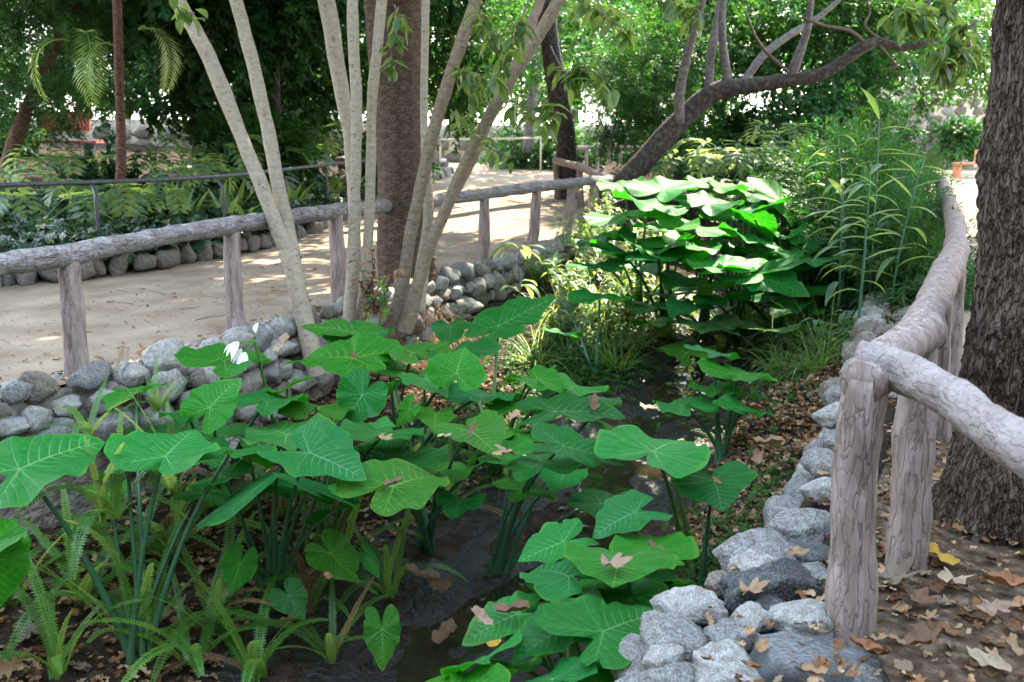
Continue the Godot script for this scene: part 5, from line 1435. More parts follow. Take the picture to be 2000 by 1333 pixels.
func planted_bank() -> void:
	noise.seed = 12
	var rows := 40
	setting("planted_bank", sheet(rows, 30, func(i: float, j: float) -> Vector3:
		var f := i * (CURB.size() - 1.001)
		var k := int(f)
		var a := V(CURB[k][0], 0, CURB[k][2]).lerp(V(CURB[k + 1][0], 0, CURB[k + 1][2]), f - k)
		var p := a + V(-0.88, 0, -0.48) * (0.12 + 30.0 * pow(j, 1.8))
		return V(p.x, hill(p) + 0.05 * noise.get_noise_2d(p.x * 2, p.z * 2) - (0.2 if j == 0.0 else 0.0), p.z)), M.loam)
	# ivy along the kerb
	rng.seed = 40
	var s := Shape.new()
	for k in 3:
		leaf_on(s, Vector3.ZERO, V([-.8, 0, .8][k], 0, 1).normalized(), Vector3.UP, 1.0, 0.42, 0.15)
	var ivy := s.mesh()
	var places := []
	var tints := []
	for k in 7000:
		var f := rnd(0, CURB.size() - 3.01)
		var i := int(f)
		var a := V(CURB[i][0], 0, CURB[i][2]).lerp(V(CURB[i + 1][0], 0, CURB[i + 1][2]), f - i)
		var p := a + V(-0.88, 0, -0.48) * (-0.02 + 4.2 * pow(rng.randf(), 1.5))
		p.y = hill(p) + rnd(0.02, 0.28)
		places.append(facing(p, V(rnd(-1, 1), rnd(-.5, .1), rnd(-.4, 1)), V(rnd(-.4, .4), 1, rnd(-.2, .7)), rnd(.07, .15)))
		var g := rnd(0.6, 1.4)
		tints.append(Color(.028 * g, .065 * g, .032 * g) if rng.randf() < .93 else Color(.2, .24, .1))
	var o := many(self, "ivy_ground_cover", ivy, M.shiny_leaf, places, tints)
	tag(o, "dull green ivy covering the bank behind the kerb stones", "ground cover", "", "stuff")
	# broad upright leaves behind the railing
	var at := [V(-3.9, 0, -13.6), V(-4.3, 0, -14.2), V(-3.6, 0, -15.2), V(-4.6, 0, -13.4), V(-3.3, 0, -17), V(-3.7, 0, -16.4), V(-5.2, 0, -13), V(-3.2, 0, -18.6)]
	var where := ["just left of the first pale stem", "deeper in, left of the first pale stem", "right of the crossing pale stems", "below the split-leaf between the brackets", "nearest the brown trunk", "between two railing brackets", "right of the reddish trunk", "at the far railing end"]
	for k in at.size():
		at[k].y = hill(at[k])
		var t := thing("broadleaf_clump", "upright glossy strap leaves behind the railing, " + where[k], "plant", at[k])
		for i in 16:
			var l := Shape.new()
			var h := rnd(.35, .7)
			strap(l, arc(V(rnd(-.2, .2), 0, rnd(-.2, .2)), V(rnd(-.5, .5), 1, rnd(-.5, .5)), h, rnd(.5, 1.5), 6), func(f: float) -> float: return .05 * sin(PI * clampf(f * .85 + .12, 0, 1)), .3)
			part(t, "leaf", l.mesh(), M.plain[i % 3])


func plant_materials() -> void:
	M.plain = []
	for c in [Color(.032, .09, .027), Color(.036, .105, .03), Color(.045, .12, .03), Color(.06, .165, .035), Color(.10, .20, .03), Color(.055, .13, .075), Color(.04, .095, .062), Color(.07, .20, .03), Color(.12, .27, .03), Color(.032, .082, .045), Color(.024, .105, .016), Color(.038, .145, .02), Color(.066, .195, .022)]:
		var m := leafy(c.linear_to_srgb(), 0.4, lin(.45, .6, .12))
		m.vertex_color_use_as_albedo = false
		M.plain.append(m)
	M.hanging = leafy(lin(.016, .048, .011), 0.42, lin(.3, .42, .08), 0.4)
	M.hanging.vertex_color_use_as_albedo = false
	M.dead = []
	for c in [Color(.27, .18, .10), Color(.31, .245, .165), Color(.24, .115, .05), Color(.26, .175, .125), Color(.22, .145, .06), Color(.13, .072, .042), Color(.42, .27, .03), Color(.15, .12, .09)]:
		var n := ramp_texture(FastNoiseLite.TYPE_SIMPLEX_SMOOTH, 0.02, 4, [[0, c.r * .6, c.g * .55, c.b * .5], [.5, c.r, c.g, c.b], [1, c.r * 1.2, c.g * 1.2, c.b * 1.15]], 128, 90)
		var m := mat(Color.WHITE, 0.8, n, 6.0)
		m.cull_mode = BaseMaterial3D.CULL_DISABLED
		m.backlight_enabled = true
		m.backlight = lin(.25, .18, .1)
		M.dead.append(m)


func ferns() -> void:
	var kinds := []
	for k in 5:
		kinds.append(frond_mesh(300 + k, 46, 1.0, 0.052 + 0.008 * (k % 3), 0.0128, [0.8, 1.5, 2.4, 0.5, 2.0][k], 0.15))
	rng.seed = 50
	for f in FERNS:
		var t := thing("sword_fern", f[3], "fern", V(f[0][0], f[0][1] - .02, f[0][2]), "sword ferns in the stream bed")
		for k in f[1] + 3:
			var turn: float = TAU * (k + rnd(-.5, .5)) / (f[1] + 3) + f[0][0]
			part(t, "frond", pick(kinds), (M.dead[[5, 4][k % 2]] if rng.randf() < .09 else M.plain[[10, 11, 10, 11, 12, 10][rng.randi() % 6]]), Transform3D((Basis(Vector3.UP, turn) * Basis(V(1, 0, 0), rnd(-.45, .15))).scaled(Vector3.ONE * f[2] * rnd(.85, 1.45)), V(rnd(-.04, .04), 0, rnd(-.04, .04))))
	# split-leaf plants
	kinds = []
	for k in 4:
		kinds.append(frond_mesh(320 + k, 7, 0.5, 0.27 + .03 * k, 0.04, [1.9, 2.4, 1.5, 2.8][k], 0.55))
	for f in SPLIT_LEAVES:
		var at := V(f[0][0], f[0][1], f[0][2])
		var t := thing("split_leaf_plant", f[1], "plant", at)
		for k in 9:
			var turn := TAU * (k + rnd(-.3, .3)) / 9
			var h := rnd(.1, .45)
			var tip := V(sin(turn), 0, cos(turn)) * rnd(.15, .4) + V(0, h, 0)
			var st := part(t, "stalk", tube_mesh([[0, -.1, 0, .012], [tip.x * .4, h * .6, tip.z * .4, .009], [tip.x, tip.y, tip.z, .006]], 5), M.stalk)
			part(st, "leaf", kinds[k % 4], M.plain[[0, 9, 6, 9][rng.randi() % 4]], Transform3D((Basis(Vector3.UP, turn) * Basis(V(1, 0, 0), rnd(.2, .8))).scaled(Vector3.ONE * rnd(.8, 1.25)), tip))


func bank_plants() -> void:
	rng.seed = 70
	for g in GINGER:
		var t := thing("ginger_cane", g[3], "plant", V(g[0][0], g[0][1], g[0][2]), "ginger canes on the right bank")
		var rows := []
		var lean: float = g[2]
		var h: float = g[1]
		for i in 9:
			var f := i / 8.0
			rows.append([lean * f * f * h * .5, f * h, rnd(-.01, .01), .014 - .008 * f])
		part(t, "cane", tube_mesh(rows, 7), M.stalk)
		var n := int(6 + h * 5)
		for k in n:
			var f := lerpf(.25, 1.0, k / float(n - 1))
			var side := 1.0 if k % 2 else -1.0
			var l := Shape.new()
			var out := V(side * rnd(.4, 1.0), rnd(.1, .8), rnd(-.8, .8))
			var w := rnd(.022, .042)
			strap(l, arc(V(lean * f * f * h * .5, f * h, 0), out, rnd(.25, .5), rnd(.3, 1.8), 8), func(x: float) -> float: return w * sin(PI * clampf(x * .93 + .06, 0, 1)), .3)
			part(t, "leaf", l.mesh(), M.plain[[2, 5, 5, 1, 3, 6][rng.randi() % 6]])
	for g in SEDGES:
		var l := Shape.new()
		for i in 90:
			var w := rnd(.004, .011)
			strap(l, arc(V(rnd(-.1, .1), 0, rnd(-.1, .1)), V(rnd(-.9, .9), 1, rnd(-.9, .9)), rnd(.25, .65) * (1.5 if i < 22 else 1.0), rnd(.4, 2.2), 6), func(x: float) -> float: return w * (1.0 - .85 * x), .4)
		single("sedge", l.mesh(), M.plain[[1, 2, 5, 6][rng.randi() % 4]], g[1], "sedge", Transform3D(Basis(), V(g[0][0], g[0][1], g[0][2])), "sedges by the water")
	for g in WEEDS:
		var t := thing("leafy_weed", g[2], "weed", V(g[0][0], g[0][1], g[0][2]), "leafy weeds by the water")
		for k in 11:
			var h: float = g[1] * rnd(.6, 1.15)
			var path := arc(V(rnd(-.12, .12), 0, rnd(-.12, .12)), V(rnd(-.45, .45), 1, rnd(-.45, .45)), h, rnd(.1, .8), 8)
			var rows := []
			for i in path.size():
				rows.append([path[i].x, path[i].y, path[i].z, .005 - .0004 * i])
			var st := part(t, "stem", tube_mesh(rows, 5), M.stalk_green)
			var l := Shape.new()
			for i in range(2, path.size()):
				for q in 3:
					leaf_on(l, path[i], V(rnd(-1, 1), rnd(-.3, .7), rnd(-1, 1)).normalized(), Vector3.UP, rnd(.1, .22), rnd(.014, .03), rnd(.1, .5))
			part(st, "foliage", l.mesh(), M.plain[[1, 2, 3, 5, 5, 6][rng.randi() % 6]])
	# creeping green mats on the right bank
	var places := []
	var tints := []
	var spots := [V(1.75, 0, -6.2), V(1.9, 0, -7.6), V(2.2, 0, -8.2), V(1.35, 0, -5.2), V(1.2, 0, -5.0), V(2.6, 0, -8.6), V(1.55, 0, -5.6), V(-.2, 0, -7.8), V(.3, 0, -8.6), V(-.5, 0, -7.2), V(.8, 0, -9.2), V(.6, 0, -9.8), V(1.0, 0, -10.4), V(.9, 0, -9.6), V(1.6, 0, -11), V(.2, 0, -9.4), V(3.4, 0, -10.4), V(3.0, 0, -9.4), V(3.8, 0, -11.5)]
	for k in 6500:
		var c: Vector3 = spots[k % spots.size()]
		if k % spots.size() < 7 and rng.randf() < .72:
			continue
		var p := c + V(rng.randfn() * .24, 0, rng.randfn() * .3)
		p.y = bed(p.x, -p.z) + rnd(.02, .12)
		places.append(facing(p, V(rnd(-1, 1), rnd(-.2, .5), rnd(-1, 1)), V(0, 1, .2), rnd(.12, .28)))
		var f := rnd(.7, 1.4)
		tints.append(Color(.05 * f, .13 * f, .025 * f))
	var o := many(self, "creeping_weeds", sprays[2], M.leaf, places, tints)
	tag(o, "low creeping green weeds on the leaf-strewn stream banks", "ground cover", "", "stuff")


const LOBES := [[0, 1.0], [9, .78], [17, .5], [22, .46], [32, .62], [48, .95], [58, .7], [72, .44], [85, .5], [108, .72], [122, .5], [150, .36], [172, .3], [180, .1]]


func dead_leaf(kind: int, number: int) -> ArrayMesh:
	rng.seed = 400 + number
	var s := Shape.new()
	var seg := 42
	var curl := [0.4, 0.45, 1.1][kind] as float
	var c := s.point(Vector3.ZERO, Vector2(.5, .5))
	var ph := rnd(0, TAU)
	for ring in [0.5, 1.0]:
		for j in seg:
			var a := TAU * j / seg
			var r := 0.5
			if kind == 1:
				r = 0.55 * table(rad_to_deg(absf(a - PI)), LOBES) * (1.0 + .05 * sin(a * 11 + ph))
			else:
				r = 0.5 * (0.55 + 0.45 * pow(absf(cos(a)), 1.5)) * (1.0 + .06 * sin(a * 9 + ph))
			r *= ring
			var x := cos(a) * r
			var z := sin(a) * r
			s.point(V(x, curl * (z * z * 1.6 + .5 * x * x) + .06 * ring * sin(a * 3 + ph) + .03 * ring * sin(a * 7 + ph), z * (1.0 - .3 * curl)), Vector2(x, z))
	for j in seg:
		var k := (j + 1) % seg
		s.tri(c, c + 1 + j, c + 1 + k)
		s.quad(c + 1 + j, c + 1 + seg + j, c + 1 + seg + k, c + 1 + k)
	return s.mesh()


func litter() -> void:
	var kinds := []
	for k in 9:
		kinds.append(dead_leaf(k % 3, k))
	rng.seed = 80
	for k in FALLEN.size():
		var f: Array = FALLEN[k]
		var up := V(rnd(-.3, .3), 1, rnd(-.1, .45)) if f[2] != 2 else V(rnd(-.6, .6), 1, rnd(0, .8))
		single("fallen_leaf", kinds[f[2] + 3 * (k % 3)], M.dead[f[3]], f[4], "dead leaf", facing(V(f[0][0], f[0][1] + .012, f[0][2]), V(rnd(-1, 1), 0, rnd(-1, 1)), up, f[1] * 1.1), "fallen dead leaves")
	# uncountable litter: on both banks of the bed, on the soil by the fence and on the wall tops
	var cols := [Color(.16, .085, .042), Color(.24, .15, .085), Color(.33, .22, .13), Color(.12, .065, .035), Color(.38, .27, .17), Color(.22, .115, .055), Color(.2, .15, .11)]
	for kind in 3:
		var places := []
		var tints := []
		for k in 3800:
			var p := Vector3.ZERO
			var size := rnd(.03, .09)
			var z := k % 10
			if z < 3:
				var d := rnd(4.2, 9.0)
				p = V(lerpf(table(d, XL), table(d, XR), rnd(.0, .42)), 0, -d)
				p.y = bed(p.x, d) + .03
			elif z < 6:
				var d := rnd(3.6, 9.5)
				p = V(lerpf(table(d, XL), table(d, XR), rnd(.78, .99)), 0, -d)
				p.y = bed(p.x, d) + .035
				size *= 1.05
			elif z < 9:
				var d := rnd(2.3, 6.5)
				p = V(table(d, XR) + .45 + 2.2 * pow(rng.randf(), 1.3), .028, -d)
				if rng.randf() < .6:
					size = rnd(.012, .035)
			else:
				var d := rnd(2.4, 12.0)
				p = V(table(d, XR) + rnd(.1, .5), rnd(-.03, .03), -d) if rng.randf() < .5 else V(table(d, XL) - rnd(.05, .4), rnd(.03, .06), -d)
				size = rnd(.02, .07)
			p.y += .02 * noise.get_noise_2d(p.x * 3, p.z * 3)
			places.append(facing(p, V(rnd(-1, 1), rnd(-.25, .25), rnd(-1, 1)), V(rnd(-.4, .4), 1, rnd(-.4, .4)), size))
			var c: Color = pick(cols)
			var g := rnd(.7, 1.25)
			tints.append(Color(c.r * g, c.g * g, c.b * g))
		var o := many(self, "leaf_litter" if kind == 0 else "leaf_litter_%03d" % kind, kinds[kind], M.dry, places, tints)
		tag(o, "brown leaf litter strewn over the banks and soil", "leaf litter", "", "stuff")
	# chips, pebbles and twigs on the path
	var places := []
	var tints := []
	for k in 2600:
		var d := 5.0 + 12.0 * pow(rng.randf(), 1.2)
		var p := V(table(d, XL) - rnd(.2, 3.2), left_ground(0, d) + .012, -d)
		if k % 5 == 0:
			p.x = table(d, XL) - rnd(.15, .55)
		places.append(facing(p, V(rnd(-1, 1), rnd(-.1, .1), rnd(-1, 1)), V(rnd(-.3, .3), 1, rnd(-.3, .3)), rnd(.008, .03) if k % 8 else rnd(.03, .06)))
		var c: Color = pick(cols)
		tints.append(Color(c.r, c.g, c.b))
	var o := many(self, "path_litter", kinds[0], M.dry, places, tints)
	tag(o, "small leaf scraps scattered over the sandy path", "leaf litter", "", "stuff")


func sticks() -> void:
	rng.seed = 88
	var s := Shape.new()
	tube(s, [[0, 0, 0, .012], [.03, .02, .35, .01], [-.02, .0, .7, .008], [.03, .03, 1.0, .004]], 5)
	var m := s.mesh()
	var places := []
	var tints := []
	for k in 260:
		var d := rnd(2.4, 10.0)
		var p := Vector3.ZERO
		if k % 4 == 0:
			p = V(table(d, XL) - rnd(.2, 3.0), .02, -d)
		elif k % 4 == 1:
			p = V(lerpf(table(d, XL), table(d, XR), rnd(.0, .45)), 0, -d)
			p.y = bed(p.x, d) + .04
		elif k % 4 == 2:
			p = V(lerpf(table(d, XL), table(d, XR), rnd(.78, 1.0)), 0, -d)
			p.y = bed(p.x, d) + .05
		else:
			p = V(table(d, XR) + rnd(.5, 2.2), .035, -d)
		places.append(facing(p, V(rnd(-1, 1), rnd(-.08, .08), rnd(-1, 1)), Vector3.UP, rnd(.08, .4)))
		var g := rnd(.5, 1.4)
		tints.append(Color(.12 * g, .085 * g, .06 * g))
	var o := many(self, "fallen_sticks", m, M.dry, places, tints)
	tag(o, "thin brown sticks strewn among the dead leaves", "sticks", "", "stuff")


func add_shade_trees() -> void:
	# unseen trees added round the viewer to block low sky and deepen the shade
	var trees := [[V(-8.5, 0, 4.5), "added unseen tree blocking low sky from behind, over the path"], [V(-2.5, 0, 7.5), "added unseen tree blocking low sky from straight behind"], [V(4.5, 0, 6.5), "added unseen tree blocking low sky from behind the near rail"], [V(9.0, 0, -1.0), "added unseen tree blocking low sky from the bank side"], [V(-11.0, 0, -2.5), "added unseen tree blocking low sky beside the sandy path"], [V(-5.5, 0, 8.5), "added unseen tree blocking low sky farther behind, over the path"], [V(1.0, 0, 9.5), "added unseen tree blocking low sky farthest behind the stream"], [V(8.0, 0, 4.5), "added unseen tree blocking low sky behind the viewer, bank side"], [V(-9.5, 0, 1.0), "added unseen tree blocking low sky beside the viewer, path side"]]
	for k in trees.size():
		var p: Vector3 = trees[k][0]
		var t := thing("added_shade_tree", trees[k][1], "tree", p)
		grow(t, "trunk", [[p.x, -.1, p.z, .3], [p.x + .1, 1.5, p.z, .24], [p.x, 4, p.z, .2], [p.x - .2, 7, p.z, .1]], 4, 10, bark_brown, M.dark_bark)
		crown_of(t, "crown", [[p.x, 2.6, p.z, 2.7, 2.4], [p.x + 1.4, 5.2, p.z + .5, 2.5, 1.8], [p.x - 1.5, 5.0, p.z + .8, 2.5, 1.8]], 1900, 2, 2.6, Color(.04, .11, .03), M.leaf, 700 + k)


func twigs() -> void:
	rng.seed = 90
	var built := [0, 0]
	var kinds := []
	for k in 6:
		var l := Shape.new()
		strap(l, arc(Vector3.ZERO, V(0, 0, 1), 1.0, rnd(.1, .8), 6), func(x: float) -> float: return rnd(.2, .25) * sin(PI * pow(clampf(x * .97 + .02, 0, 1), .85)), .35)
		kinds.append(l.mesh())
	for w in TWIGS:
		var tree: Node3D = get_node("multi_stem_tree" if w[3] == 0 else "ridged_tree")
		var rows := []
		for r in smooth(w[0], 6):
			rows.append([r[0] - tree.position.x, r[1] - tree.position.y, r[2] - tree.position.z, r[3]])
		var b := part(tree, "branch", tube_mesh(rows, 5), M.twig)
		var rest := Shape.new()
		for k in w[1] * 2:
			var r: Array = rows[int(lerpf(rows.size() * .2, rows.size() - 1, k / (w[1] * 2.0)))]
			var dir := V(rnd(-.8, .8), rnd(-1.3, .15), rnd(-.7, .7)).normalized()
			var p := V(r[0], r[1], r[2]) + V(rnd(-.05, .05), rnd(-.06, .04), rnd(-.05, .05))
			var len_: float = w[2] * rnd(.85, 1.35)
			built[w[3]] += 1
			if built[w[3]] <= 295:
				part(b, "leaf", kinds[k % 6], M.hanging, facing(p, dir, V(rnd(-.4, .4), 1, rnd(-.4, .4)), len_))
			else:
				strap(rest, arc(p, dir, len_, rnd(.1, .7), 6), func(x: float) -> float: return len_ * .23 * sin(PI * pow(clampf(x * .97 + .02, 0, 1), .85)), .35)
		if rest.v.size():
			part(b, "leaves", rest.mesh(), M.hanging).set_meta("kind", "stuff")
	# the sapling in the wall
	var t := thing("sapling", "young sapling with drooping oval leaves growing on the stone wall", "sapling", V(SAPLING[0], -.1, SAPLING[2]))
	part(t, "stem", tube_mesh([[0, 0, 0, .012], [.02, .25, 0, .009], [0, .5, .01, .006], [.02, .66, 0, .003]], 6), M.twig)
	for k in 14:
		var f := rnd(.3, 1.0)
		var l := Shape.new()
		strap(l, arc(V(.01, f * .66, 0), V(rnd(-1, 1), rnd(.1, .9), rnd(-1, 1)), rnd(.2, .34), rnd(1.2, 2.6), 8), func(x: float) -> float: return .038 * sin(PI * clampf(x * 1.25 - .22, 0, 1)) + .002, .25)
		part(t, "leaf", l.mesh(), M.plain[[1, 2, 0][k % 3]])
	# shoots and a dead tuft at the stems' foot
	t = thing("shoot_tuft", "tuft of green shoots and dead brown leaves at the foot of the stems", "shoots", V(-1.18, .05, -7.95))
	for k in 9:
		var path := arc(V(rnd(-.12, .12), 0, rnd(-.1, .1)), V(rnd(-.5, .5), 1, rnd(-.1, .6)), rnd(.25, .6), .4, 6)
		var rows := []
		for i in path.size():
			rows.append([path[i].x, path[i].y, path[i].z, .004])
		var st := part(t, "stem", tube_mesh(rows, 5), M.stalk_green if k % 2 else M.twig)
		var l := Shape.new()
		for i in range(1, path.size()):
			for q in 3:
				leaf_on(l, path[i], V(rnd(-1, 1), rnd(-.8, .5), rnd(-.4, 1)).normalized(), Vector3.UP, rnd(.06, .12), rnd(.016, .028), .2)
		part(st, "foliage", l.mesh(), M.plain[3] if k % 3 == 0 else M.dead[5 if k % 2 else 2])


func dead_tufts() -> void:
	rng.seed = 93
	var where := [V(-.78, -.12, -8.95), V(-.62, -.35, -9.0), V(-1.2, -.12, -7.75)]
	var said := ["dried brown needle heap spilling over the wall beside the brown trunk", "lower brown needle heap caught on the wall face", "withered brown fern heap between the stem feet"]
	for k in 3:
		var l := Shape.new()
		for i in 130:
			var w := rnd(.002, .006)
			strap(l, arc(V(rnd(-.14, .14), rnd(-.08, .1), rnd(-.12, .12)), V(rnd(-1, 1), rnd(-.2, 1), rnd(-.2, 1)), rnd(.1, .3), rnd(.6, 2.6), 4), func(x: float) -> float: return w * (1.0 - .7 * x), .4)
		single("dead_tuft", l.mesh(), M.dead[[5, 2, 5][k]], said[k], "dead leaves", Transform3D(Basis(), where[k]))


func lily() -> void:
	rng.seed = 95
	var at := V(LILY[0][0], LILY[0][1], LILY[0][2])
	var t := thing("white_lily", "white lily in bloom on a tall green stalk by the wall", "flower", at)
	var rows := []
	for r in smooth(LILY, 6):
		rows.append([r[0] - at.x, r[1] - at.y, r[2] - at.z, r[3]])
	part(t, "stalk", tube_mesh(rows, 8), M.stalk_green)
	var top := V(rows[-1][0], rows[-1][1], rows[-1][2])
	for k in 4:
		var out: Vector3 = [V(-1, -.15, .3), V(-.9, -.6, .2), V(-.5, -.7, .5), V(.2, 1, 0)][k]
		var neck := top + out.normalized() * (.1 if k < 3 else .05)
		var f := part(t, "flower", tube_mesh([[top.x, top.y, top.z, .004], [neck.x, neck.y, neck.z, .006]], 6), M.plain[3])
		for q in 6 if k < 3 else 2:
			var l := Shape.new()
			var side := out.normalized().rotated(V(.3, 1, .2).normalized(), TAU * q / 6).lerp(out.normalized(), .5)
			strap(l, arc(neck, side + V(0, .2, 0), .12 if k < 3 else .07, 1.2, 6), func(x: float) -> float: return .024 * sin(PI * clampf(x * .9 + .08, 0, 1)), .3)
			part(f, "petal", l.mesh(), M.petal)


func plank(parent: Node, called: String, size: Vector3, at: Vector3, m: Material, tilt := 0.0) -> void:
	var b := BoxMesh.new()
	b.size = size
	part(parent, called, b, m, Transform3D(Basis(V(1, 0, 0), tilt), at))


func far_things() -> void:
	rng.seed = 99
	var stones := stone_set()
	var t := thing("garden_bench", "red painted bench on the bank beyond the metal railing", "bench", V(RED_BENCH[0], RED_BENCH[1], RED_BENCH[2]))
	plank(t, "backrest", V(1.15, .42, .05), V(0, .55, -.2), M.red_paint, -.12)
	plank(t, "seat", V(1.5, .06, .42), V(.1, .12, 0), M.red_paint)
	for x in [-.6, .6]:
		plank(t, "leg", V(.08, .45, .4), V(x, -.14, 0), M.pipe)
	t = thing("garden_bench", "orange wooden bench far along the path, beside the ridged trunk", "bench", V(WOOD_BENCH[0], .25, WOOD_BENCH[2]))
	plank(t, "seat", V(1.3, .06, .4), V(.2, .42, 0), M.orange_wood)
	plank(t, "backrest", V(.7, .34, .05), V(.6, .66, -.2), M.orange_wood, -.1)
	for x in [-.35, .8]:
		plank(t, "leg", V(.09, .45, .4), V(x, .21, 0), M.orange_wood)
	# walls in the sun beyond the path
	for w in [[V(-2.6, .35, -31), V(5.0, .35, -33), 1.5, "sunlit pale stone wall far behind the slim grey trunk", 2], [V(13.0, .2, -37), V(24, .2, -38), 3.0, "tan stone wall at the end of the far path", 1], [V(-14, 1.2, -25), V(-3.4, .9, -27.5), 0.9, "low stone wall on the bank behind the red bench", 3]]:
		var a: Vector3 = w[0]
		var b: Vector3 = w[1]
		t = thing("garden_wall", w[3], "wall", a.lerp(b, .5))
		var l := a.distance_to(b)
		var box := BoxMesh.new()
		box.size = V(l, w[2], .4)
		part(t, "core", box, M.plaster, facing(V(0, w[2] * .5, 0), V(0, 0, 1).rotated(Vector3.UP, atan2(-(b - a).z, (b - a).x)), Vector3.UP))
		for r in int(w[2] / .34):
			var n := int(l / .55)
			for k in n:
				var p := a.lerp(b, (k + rnd(.2, .8)) / n)
				lay_stone(t, stones, p + V(0, .18 + r * .34, .2) - t.position, V(.28, .19, .1), rnd(-.1, .1), pick([M.tanstone, M.palestone, M.tanstone]))
	t = thing("pipe_railing", "pale thin railing far off behind the hanging leaves", "railing", V(-1, .5, -27))
	part(t, "handrail", tube_mesh([[-3, .9, 0, .03], [0, .92, .2, .03], [2.2, .98, .1, .03]], 8), M.plaster)
	for x in [-2.4, -1.0, .5, 1.8]:
		part(t, "post", tube_mesh([[x, -.1, .1, .025], [x, .93, .1, .025]], 8), M.plaster)
	# hedge and shrubs that close the view
	var shrubs := [[V(-10, 4.2, -27.5), 2.2, 1.3, 1, "dim shrub behind the red bench"], [V(-5.6, 1.9, -22), 1.2, .8, 0, "dark shrub right of the red bench"], [V(-6.3, .75, -15.5), .5, .35, 1, "low dark shrub behind the railing, right of the reddish trunk"], [V(-4.6, 1.2, -17), .9, .7, 0, "dark bush behind the first pale stems"],
		[V(-2.9, 1.0, -21), .8, .6, 2, "bush at the far end of the path, left of the brown trunk"], [V(.8, 1.1, -29), 1.6, .5, 3, "low sunlit hedge below the pale stone wall"], [V(4.0, 1.0, -28), 1.7, .5, 3, "low hedge behind the far small fence"], [V(6.0, 1.3, -18.5), 1.3, 1.1, 1, "dark bush in the gap under the leaning limb"], [V(4.6, 1.2, -19), 1.1, 1.0, 0, "deep green bush behind the leaning trunk"],
		[V(6.0, 1.1, -17), .8, .8, 4, "pale bush behind the ginger canes"], [V(4.0, .35, -10.6), .7, .45, 4, "bushy grey green plants between the ginger canes and the clump"], [V(4.25, .4, -11.6), .6, .45, 4, "bushy plants beside the far bank rail"], [V(5.0, .7, -14.0), .9, .6, 3, "bushy green plants behind the ginger canes, below the pale tree"], [V(5.2, .6, -14.8), .6, .5, 4, "bushy plants at the far end of the bank"], [V(4.0, .6, -13.4), .8, .55, 2, "dark bushy plants behind the sunlit clump"], [V(4.0, .1, -9.2), .45, .4, 4, "fine-leaved bush at the foot of the tallest ginger cane"], [V(3.85, .5, -9.9), .42, .45, 4, "fine-leaved bush leaning on the bank rail"], [V(3.9, .8, -11.6), .7, .6, 2, "fine-leaved bush behind the outer clump"], [V(4.5, .7, -12.6), .6, .5, 4, "fine-leaved bush below the pale tree"], [V(16.6, 1.5, -36), .7, .8, 3, "bush against the tan wall"], [V(-12.5, 2.6, -20), 2.2, 2.0, 0, "dark shrub at the picture edge beyond the railing"], [V(-11.2, 1.7, -20), 1.0, .8, 0, "dark shrub left of the red bench"]]
	for s in shrubs:
		t = thing("shrub", s[4], "shrub", V(s[0].x, s[0].y - s[2], s[0].z))
		crown_of(t, "foliage", [[s[0].x, s[0].y, s[0].z, s[1], s[2]], [s[0].x + s[1] * .6, s[0].y - .2, s[0].z + .3, s[1] * .6, s[2] * .7]], int(900 * s[1]), 1 if s[4].begins_with("fine") or s[4].begins_with("bushy") else 0, 1.0, TINTS[s[3]], M.leaf, 500 + int(s[0].x * 7))
		part(t, "stem", tube_mesh([[0, -.3, 0, .06], [.1, s[2], 0, .03]], 7), M.twig)


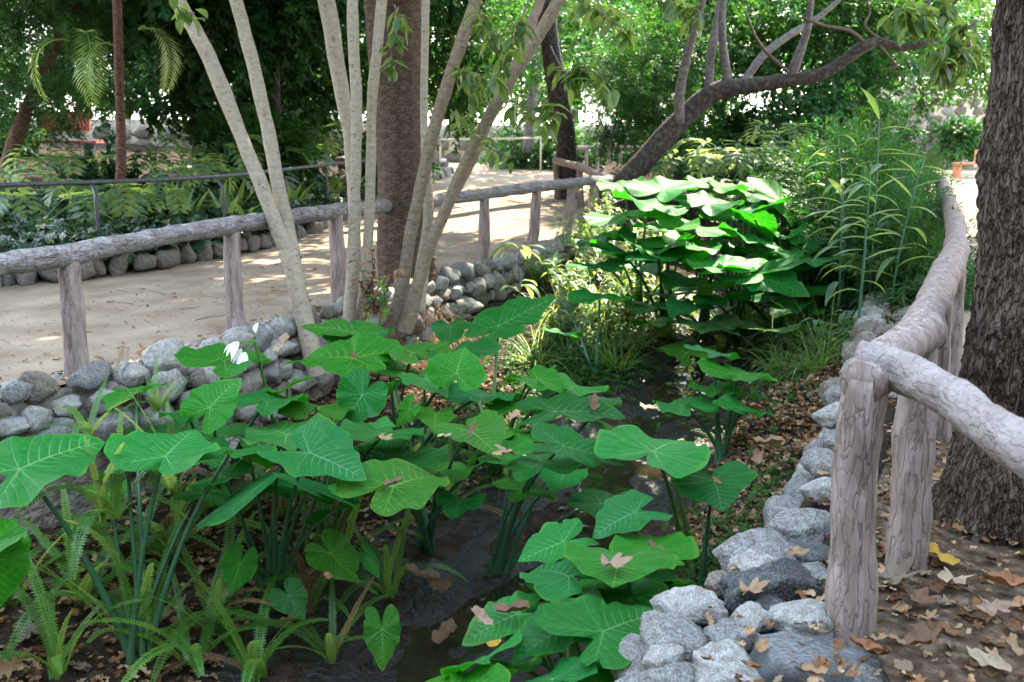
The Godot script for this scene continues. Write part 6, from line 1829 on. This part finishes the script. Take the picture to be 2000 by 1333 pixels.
func _ready() -> void:
	rng.seed = 1
	noise.noise_type = FastNoiseLite.TYPE_SIMPLEX_SMOOTH
	noise.frequency = 1.0
	noise.fractal_type = FastNoiseLite.FRACTAL_FBM
	noise.fractal_octaves = 2
	cells.noise_type = FastNoiseLite.TYPE_CELLULAR
	cells.frequency = 1.0
	cells.cellular_return_type = FastNoiseLite.RETURN_DISTANCE
	crack.noise_type = FastNoiseLite.TYPE_CELLULAR
	crack.frequency = 1.0
	crack.cellular_return_type = FastNoiseLite.RETURN_DISTANCE2_SUB
	# ---- camera
	var cam := Camera3D.new()
	cam.name = "camera"
	add_child(cam)
	cam.position = V(0, 1.6, 0)
	cam.rotation_degrees = V(-12.4, 0, 0)
	cam.far = 300.0
	cam.near = 0.05
	var lens := CameraAttributesPhysical.new()
	lens.frustum_focal_length = 33.3
	lens.frustum_focus_distance = 4.8
	lens.exposure_aperture = 4.0
	cam.attributes = lens
	cam.fov = 39.63
	cam.current = true
	# ---- sky, sun, exposure
	var env := Environment.new()
	env.background_mode = Environment.BG_SKY
	var sky := ProceduralSkyMaterial.new()
	sky.sky_top_color = Color(0.66, 0.72, 0.80)
	sky.sky_horizon_color = Color(0.95, 0.93, 0.89)
	sky.sky_curve = 0.18
	sky.sky_energy_multiplier = 1.0
	sky.ground_bottom_color = Color(0.20, 0.18, 0.15)
	sky.ground_horizon_color = Color(0.55, 0.55, 0.5)
	sky.sun_angle_max = 2.0
	env.sky = Sky.new()
	env.sky.sky_material = sky
	env.tonemap_mode = Environment.TONE_MAPPER_LINEAR
	env.tonemap_exposure = 10.8
	env.sdfgi_enabled = true
	env.ssao_enabled = true
	env.ssil_enabled = true
	var around := WorldEnvironment.new()
	around.name = "environment"
	around.environment = env
	add_child(around)
	var sun := DirectionalLight3D.new()
	sun.name = "sun"
	add_child(sun)
	sun.look_at_from_position(V(4.2, 10.0, -7.5), Vector3.ZERO)
	sun.light_energy = 0.85
	sun.light_color = Color(1.0, 0.95, 0.86)
	sun.light_angular_distance = 0.5
	sun.shadow_enabled = true
	# ---- the place
	materials()
	sprays = [spray_mesh(1, 12, 0.34, 0.13, 0.032), spray_mesh(2, 22, 0.42, 0.10, 0.011), spray_mesh(3, 14, 0.36, 0.15, 0.034)]
	plant_materials()
	ground()
	planted_bank()
	walls()
	fences()
	railing()
	trees()
	background_trees()
	add_shade_trees()
	far_things()
	elephant_ears()
	ferns()
	bank_plants()
	litter()
	sticks()
	twigs()
	dead_tufts()
	lily()
